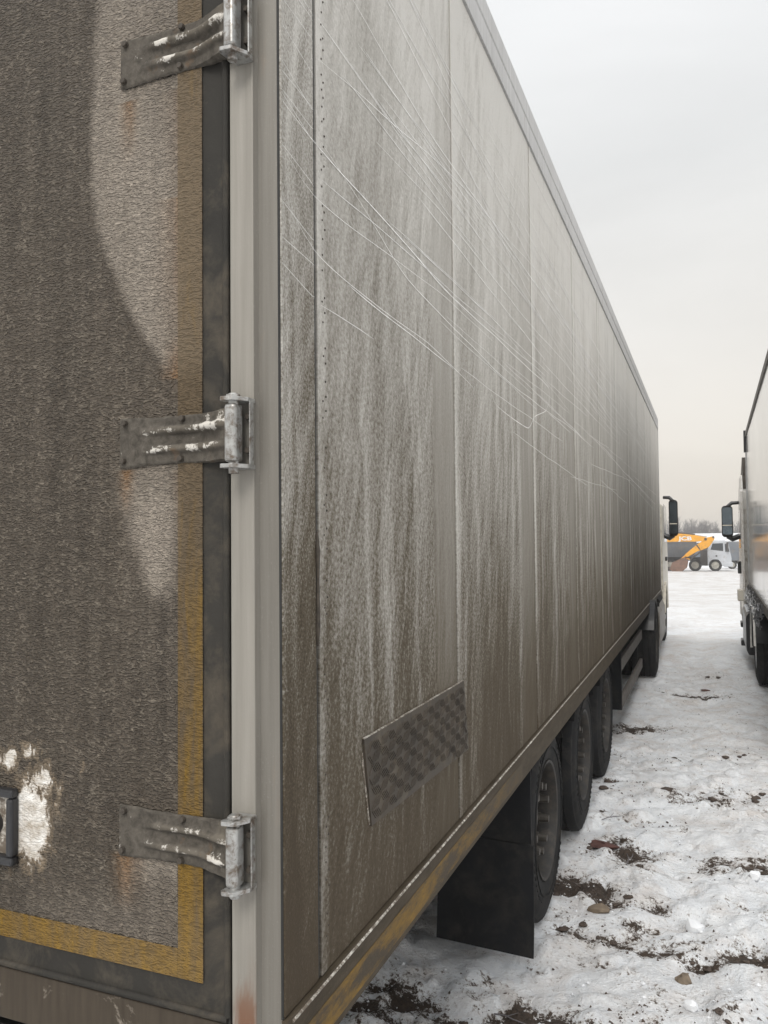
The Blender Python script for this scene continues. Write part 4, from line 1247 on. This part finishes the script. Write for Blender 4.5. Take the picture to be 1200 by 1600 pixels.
B().cyl((ex(600), -0.1, ez(530)), (ex(470), -0.1, ez(625)), 0.08, n=10).build('bucket_ram', DKSTEEL, X_, smooth=50)
B().tube([(ex(415), 0, ez(575)), (ex(330), 0, ez(645))], 0.09, 8).tube([(ex(470), 0, ez(625)), (ex(400), 0, ez(600))], 0.07, 8).build('bucket_link', YEL, X_)
bk = B().prism(epoly([(410, 590), (445, 650), (430, 720), (370, 768), (250, 772), (205, 740), (215, 725), (260, 745), (350, 738), (385, 700), (390, 640), (330, 620)]), 1, -0.75, 0.75)
bk.prism(epoly([(410, 592), (443, 650), (428, 718), (370, 765), (252, 770), (215, 735), (240, 660), (330, 622)]), 1, -0.78, -0.72)
bk.prism(epoly([(410, 592), (443, 650), (428, 718), (370, 765), (252, 770), (215, 735), (240, 660), (330, 622)]), 1, 0.72, 0.78)
bko = bk.build('bucket', RUSTY, X_)
for k in range(5):
    yy = -0.62 + k * 0.31
    B().prism(epoly([(205, 745), (215, 722), (165, 712)]), 1, yy - 0.06, yy + 0.06).build('bucket_tooth', DKSTEEL, bko)
# house, cab and tracks, mostly behind the near trailer
B().prism([(-9.6, 1.25), (-9.6, 2.35), (-9.2, 2.75), (-7.3, 2.75), (-7.2, 1.25)], 1, -1.35, 0.55).build('engine_housing', YEL, X_, bevel=0.05)
ck = B().prism([(-7.15, 1.25), (-7.15, 3.0), (-6.0, 3.0), (-5.6, 2.2), (-5.6, 1.25)], 1, -1.35, -0.35).build('cab', DKSTEEL, X_, bevel=0.04)
B().prism([(-7.0, 1.8), (-7.0, 2.85), (-6.05, 2.85), (-5.75, 2.2), (-5.75, 1.8)], 1, -1.375, -1.353).build('cab_window', GLASS, ck)
B().cyl((-7.4, 0, 0.95), (-7.4, 0, 1.25), 0.75, n=24).build('slew_ring', DKSTEEL, X_, smooth=40)
for yy in (-1.35, 0.75):
    tr = B()
    pts = [(-9.2 + 0.45 * math.cos(RAD(a)), 0.45 + 0.45 * math.sin(RAD(a))) for a in range(90, 271, 20)] + [(-5.7 + 0.45 * math.cos(RAD(a)), 0.45 + 0.45 * math.sin(RAD(a))) for a in range(-90, 91, 20)]
    tr.prism(pts, 1, yy, yy + 0.6).build('track', DKSTEEL, X_)


def lettering(word, parent, size, loc, mat, thick=0.02):
    cu = bpy.data.curves.new('lettering', 'FONT')
    cu.body = word
    cu.size = size
    cu.extrude = thick
    cu.offset = size * 0.03
    cu.align_x = 'CENTER'
    cu.align_y = 'CENTER'
    tmp = bpy.data.objects.new('lettering_source', cu)
    COL.objects.link(tmp)
    dg = bpy.context.evaluated_depsgraph_get()
    dg.update()
    me = bpy.data.meshes.new_from_object(tmp.evaluated_get(dg))
    bpy.data.objects.remove(tmp)
    bpy.data.curves.remove(cu)
    me.transform(Matrix.Translation(loc) @ Matrix.Rotation(RAD(90), 4, 'X') @ Matrix.Diagonal((1.45, 1, 1, 1)))
    me.materials.clear()
    return link('lettering', me, mat, parent)


lettering('JCB', bo, 0.52, (ex(415), -0.292, ez(364)), SNOWC)

# shed with a snowy roof behind the dump truck
zS = float(base_z(np.array(112.0)))
S = thing('storage_shed', 'long low blue shed with a snow-covered roof beyond the dump truck', 'building', (0.0, 112.0, zS))
B().box(-3.0, 9.5, 0, 7, 0, 3.45).build('wall', SHEDW, S)
B().prism([(-0.5, 3.45), (3.4, 4.45), (3.6, 4.45), (7.5, 3.45), (7.5, 3.2), (-0.5, 3.2)], 0, -3.6, 10.0).build('roof', SNOWC, S)
for k in range(5):
    B().box(-2.2 + k * 2.5, -1.0 + k * 2.5, -0.04, -0.002, 1.6, 2.5).build('window', GLASS, S)
# dark lorry body at the right of the dump truck
zV = float(base_z(np.array(98.0)))
V = thing('box_lorry', 'dark slate box lorry with snow on top, half hidden behind the right-hand mirror', 'truck', (3.6, 98.0, zV))
B().box(-1.1, 5.2, -1.2, 1.2, 0.95, 3.1).build('box_body', DUMPG, V, bevel=0.05)
B().box(-1.05, 5.15, -1.15, 1.15, 3.102, 3.22).build('snow_cap', SNOWC, V, bevel=0.04)
B().box(-1.0, 6.6, -0.5, 0.5, 0.6, 0.95).build('chassis_beam', CHAS, V)
B().prism([(5.3, 0.6), (5.3, 2.7), (6.3, 2.7), (6.9, 1.8), (7.0, 0.6)], 1, -1.15, 1.15).build('cab', CABG, V, bevel=0.06)
for xx in (-0.2, 6.0):
    far_wheel(V, xx, -1.15, 0.5)
    far_wheel(V, xx, 0.85, 0.5)
# low snow bank
bx = np.linspace(-14, 16, 70)
by = np.linspace(-1.6, 1.6, 14)
BX, BY = np.meshgrid(bx, by, indexing='ij')
BZ = (0.75 + 0.5 * fbm(BX / 2.2, BY / 1.5, 5, 3)) * np.cos(BY / 1.6 * math.pi / 2) ** 0.8 - 0.05
bank = from_np('snow_bank', np.stack([BX + 4.0, BY + 104.0, BZ + float(base_z(np.array(104.0)))], -1).reshape(-1, 3), grid_faces(70, 14), SNOWC, smooth=True)
bank['kind'] = 'structure'

# bare wood on the horizon
tw = B()
rt = random.Random(9)
vs_all, fs_all = [], []


def spike(p, q, r0, r1):
    p, q = Vector(p), Vector(q)
    d = (q - p).normalized()
    a = d.orthogonal().normalized()
    b_ = d.cross(a)
    i0 = len(vs_all)
    for pt, r in ((p, r0), (q, r1)):
        for k in range(3):
            t = 2 * math.pi * k / 3
            vs_all.append(pt + r * (math.cos(t) * a + math.sin(t) * b_))
    for k in range(3):
        fs_all.append((i0 + k, i0 + (k + 1) % 3, i0 + 3 + (k + 1) % 3, i0 + 3 + k))


for i in range(950):
    tx = rt.uniform(-36, 30)
    tyy = rt.uniform(165, 200)
    tz = float(base_z(np.array(tyy)))
    H = rt.uniform(6.0, 10.5) * (0.8 + 0.35 * vnoise(np.array(tx / 5.0), np.array(0.0), 3))
    lean = rt.uniform(-0.06, 0.06)
    spike((tx, tyy, tz), (tx + lean * H, tyy, tz + H), 0.09, 0.02)
    for k in range(24):
        f = rt.uniform(0.18, 0.97)
        p = (tx + lean * H * f, tyy, tz + H * f)
        L = (1.05 - f) * rt.uniform(1.2, 2.6) + 0.3
        an = rt.uniform(0, 6.28)
        q = (p[0] + L * 0.6 * math.cos(an), p[1] + L * 0.6 * math.sin(an), p[2] + L * rt.uniform(0.5, 1.0))
        spike(p, q, 0.035, 0.010)
        for w in range(2):
            an2 = rt.uniform(0, 6.28)
            g = rt.uniform(0.3, 0.9)
            p2 = tuple(p[c] + (q[c] - p[c]) * g for c in range(3))
            spike(p2, (p2[0] + 0.5 * math.cos(an2), p2[1] + 0.5 * math.sin(an2), p2[2] + 0.6), 0.022, 0.008)
V3 = np.array([tuple(v) for v in vs_all])
wood = from_np('bare_wood', V3, np.array(fs_all), BARK)
wood['kind'] = 'stuff'


# ------------------------------------------------------------------ bits on the snow
def lump_mesh(name, r, seed, mat, squash=0.6, rough=0.35, sub=2):
    bm = bmesh.new()
    bmesh.ops.create_icosphere(bm, subdivisions=sub, radius=1.0)
    rr_ = random.Random(seed)
    cut = [Vector((rr_.uniform(-1, 1), rr_.uniform(-1, 1), rr_.uniform(-.4, 1))).normalized() for _ in range(5)]
    ph = [Vector((rr_.uniform(-1, 1), rr_.uniform(-1, 1), rr_.uniform(-1, 1))).normalized() for _ in range(9)]
    am = [rr_.uniform(-1, 1) for _ in range(9)]
    for v in bm.verts:
        n = v.co.normalized()
        d = sum(a * max(0, n.dot(p_)) ** 3 for a, p_ in zip(am, ph))
        k = 1 + rough * d + rr_.uniform(-0.16, 0.16)
        for c_ in cut:                      # broken faces
            k = min(k, 0.78 / max(0.2, n.dot(c_)))
        v.co = Vector((n.x * k * r * rr_.uniform(0.99, 1.01), n.y * k * r, n.z * k * r * squash))
    me = bpy.data.meshes.new(name)
    bm.to_mesh(me)
    bm.free()
    me.materials.append(mat)
    me.shade_smooth()
    me.set_sharp_from_angle(angle=RAD(22))
    return me


def place(name, me, x, y, label, cat, group=None, sc=(1, 1, 1), rz=0, sink=0.45):
    o = bpy.data.objects.new(name, me)
    COL.objects.link(o)
    zmin = min(v.co.z for v in me.vertices)
    o.location = (x, y, ground_z(x, y) - zmin * sc[2] * (1 - sink))
    o.scale = sc
    o.rotation_euler = (0, 0, rz)
    return tag(o, label, cat, group)


CL = [lump_mesh('mud_clod', 0.03, 100 + i, SOIL, 0.6, 0.55) for i in range(5)]
SL = [lump_mesh('snow_lump', 0.045, 200 + i, SNOWC, 0.7, 0.35) for i in range(4)]
ST = [lump_mesh('stone', 0.045, 300 + i, STONE, 0.5, 0.75) for i in range(2)]
place('stone', ST[0], 0.20, 3.02, 'flat tan stone in the mud beside the rearmost wheel', 'stone', sc=(1.5, 0.9, 1.0), rz=0.3)
place('stone', ST[1], 0.62, 2.52, 'rounded tan stone lying alone in white snow near the bottom right', 'stone', sc=(1.0, 0.9, 0.9), rz=1.0)
RG = [lump_mesh('rag', 0.05, 400 + i, BRICKR, 0.28, 1.1) for i in range(2)]
place('rag', RG[0], 0.12, 3.90, 'dull red flattened scrap in the churned snow by the middle wheel', 'rag', sc=(2.3, 1.0, 0.8), rz=-0.25)
place('rag', RG[1], 0.70, 9.75, 'small dull red scrap on the snow far between the two trucks', 'rag', sc=(1.6, 0.8, 0.9), rz=0.2)
place('snow_lump', SL[0], 0.66, 3.02, 'squarish lump of clean snow, largest on the open ground', 'snow lump', sc=(1.1, 1.0, 1.2))
place('snow_lump', SL[1], 0.97, 3.62, 'clean white snow lump beside the dark soil patch at the right edge', 'snow lump', sc=(0.75, 0.7, 0.85))
place('snow_lump', SL[2], 0.66, 2.28, 'white snow lump among mud crumbs at the bottom right', 'snow lump', sc=(0.6, 0.8, 0.9), rz=1.2)
rc = random.Random(21)
nclod = 0
for px, py, rx, ry, s in PATCH:
    for k in range(int(2 + 4 * s)):
        x = px + rc.gauss(0, rx * 0.42)
        y = py + rc.gauss(0, ry * 0.42)
        if x < -0.25 and 2.2 < y < 6:
            continue
        q = rc.uniform(0.2, 0.95) ** 1.4 * (1.0 if y < 5 else 1.3)
        if y < 2.4:
            where = 'on the snow below the mud flap' if x < 0.45 else 'at the bottom right corner of the yard'
        elif y < 3.5:
            where = 'on snow beside the rearmost trailer wheel' if x < 0.5 else 'on open snow near the right edge'
        elif y < 5.6:
            where = 'on snow beside the middle trailer wheel' if x < 0.5 else 'by the big soil patch further right'
        elif y < 8.2:
            where = 'on snow beside the front trailer wheel'
        else:
            where = 'far off between the two parked trucks'
        place('mud_clod', rc.choice(CL), x, y, 'small dark soil clod ' + where, 'clod', 'mud clods ' + where, (q * rc.uniform(.8, 1.4), q, q * .8), rc.uniform(0, 6.28))
# loose crumbs: nobody could count them
cr = B()
for i in range(2600):
    y = 1.3 + 9 * rc.random() ** 1.5
    x = rc.uniform(-0.6, 1.45)
    if rc.random() < 0.75:
        p_ = rc.choice(PATCH)
        x, y = rc.gauss(p_[0], p_[2] * 0.8), rc.gauss(p_[1], p_[3] * 0.9)
    if y < 1.2 or (x < -0.02 and y > 2.2):
        continue
    r = 0.0025 + 0.0075 * rc.random() ** 3
    z_ = ground_z(x, y)
    cr.add([(x + r * rc.uniform(.6, 1.6), y, z_), (x - r * .5, y + r * rc.uniform(.5, 1.5), z_), (x - r * .6, y - r, z_ + r * .3), (x, y, z_ + r * rc.uniform(.7, 1.3)), (x, y, z_ - r)],
           [(0, 1, 3), (1, 2, 3), (2, 0, 3), (0, 1, 4), (1, 2, 4), (2, 0, 4)])
tag(cr.build('soil_crumbs', SOIL), kind='stuff')
# snow crumbs
cs = B()
for i in range(900):
    y = 1.3 + 7 * rc.random() ** 1.6
    x = rc.uniform(-0.7, 1.4)
    if x < -0.02 and y > 2.2:
        continue
    r = 0.004 + 0.010 * rc.random() ** 3
    z_ = ground_z(x, y)
    cs.add([(x + r * rc.uniform(.7, 1.4), y, z_), (x, y + r * rc.uniform(.7, 1.4), z_ + r * .2), (x - r, y, z_), (x, y - r, z_ + r * .2), (x + r * .2, y, z_ + r * rc.uniform(.6, 1)), (x, y, z_ - r)],
           [(0, 1, 4), (1, 2, 4), (2, 3, 4), (3, 0, 4), (0, 1, 5), (1, 2, 5), (2, 3, 5), (3, 0, 5)])
tag(cs.build('snow_crumbs', SNOWC), kind='stuff')
for i, (x, y, a, lab) in enumerate(((0.06, 4.28, 0.5, 'thin broken twig on the snow beside the middle wheel'), (0.28, 3.62, 1.3, 'thin twig standing up from churned snow ahead of the rearmost wheel'),
                                    (-0.12, 2.02, -0.4, 'thin dark twig on snow below the mud flap'))):
    t = B()
    zt = ground_z(x, y) + 0.012
    c_, s_ = math.cos(a), math.sin(a)
    t.tube([(0, 0, 0), (0.05, 0.008, 0.012), (0.10, 0.0, 0.018), (0.16, 0.02, 0.012)], [0.0035, 0.003, 0.0026, 0.0015], 5).tube([(0.06, 0.007, 0.012), (0.10, 0.035, 0.03)], [0.0022, 0.001], 5)
    o = t.build('twig', BARK)
    o.location = (x, y, zt)
    o.rotation_euler = (0, 0, a)
    tag(o, lab, 'twig')

# ------------------------------------------------------------------ thin winter haze
hm = bpy.data.materials.new('winter_haze')
hm.use_nodes = True
hn = hm.node_tree
hn.nodes.remove(hn.nodes['Principled BSDF'])
pv = nd(hn, 'ShaderNodeVolumePrincipled', {'Color': (0.97, 0.96, 0.95, 1), 'Density': 0.0020, 'Anisotropy': 0.1})
hn.links.new(pv.outputs[0], hn.nodes['Material Output'].inputs['Volume'])
HAZE = True
if HAZE:
    hz = B().box(-340, 340, -340, 350, float(base_z(np.array(330.0))) - 1.2, 6.5).build('haze', hm)
    hz['kind'] = 'stuff'
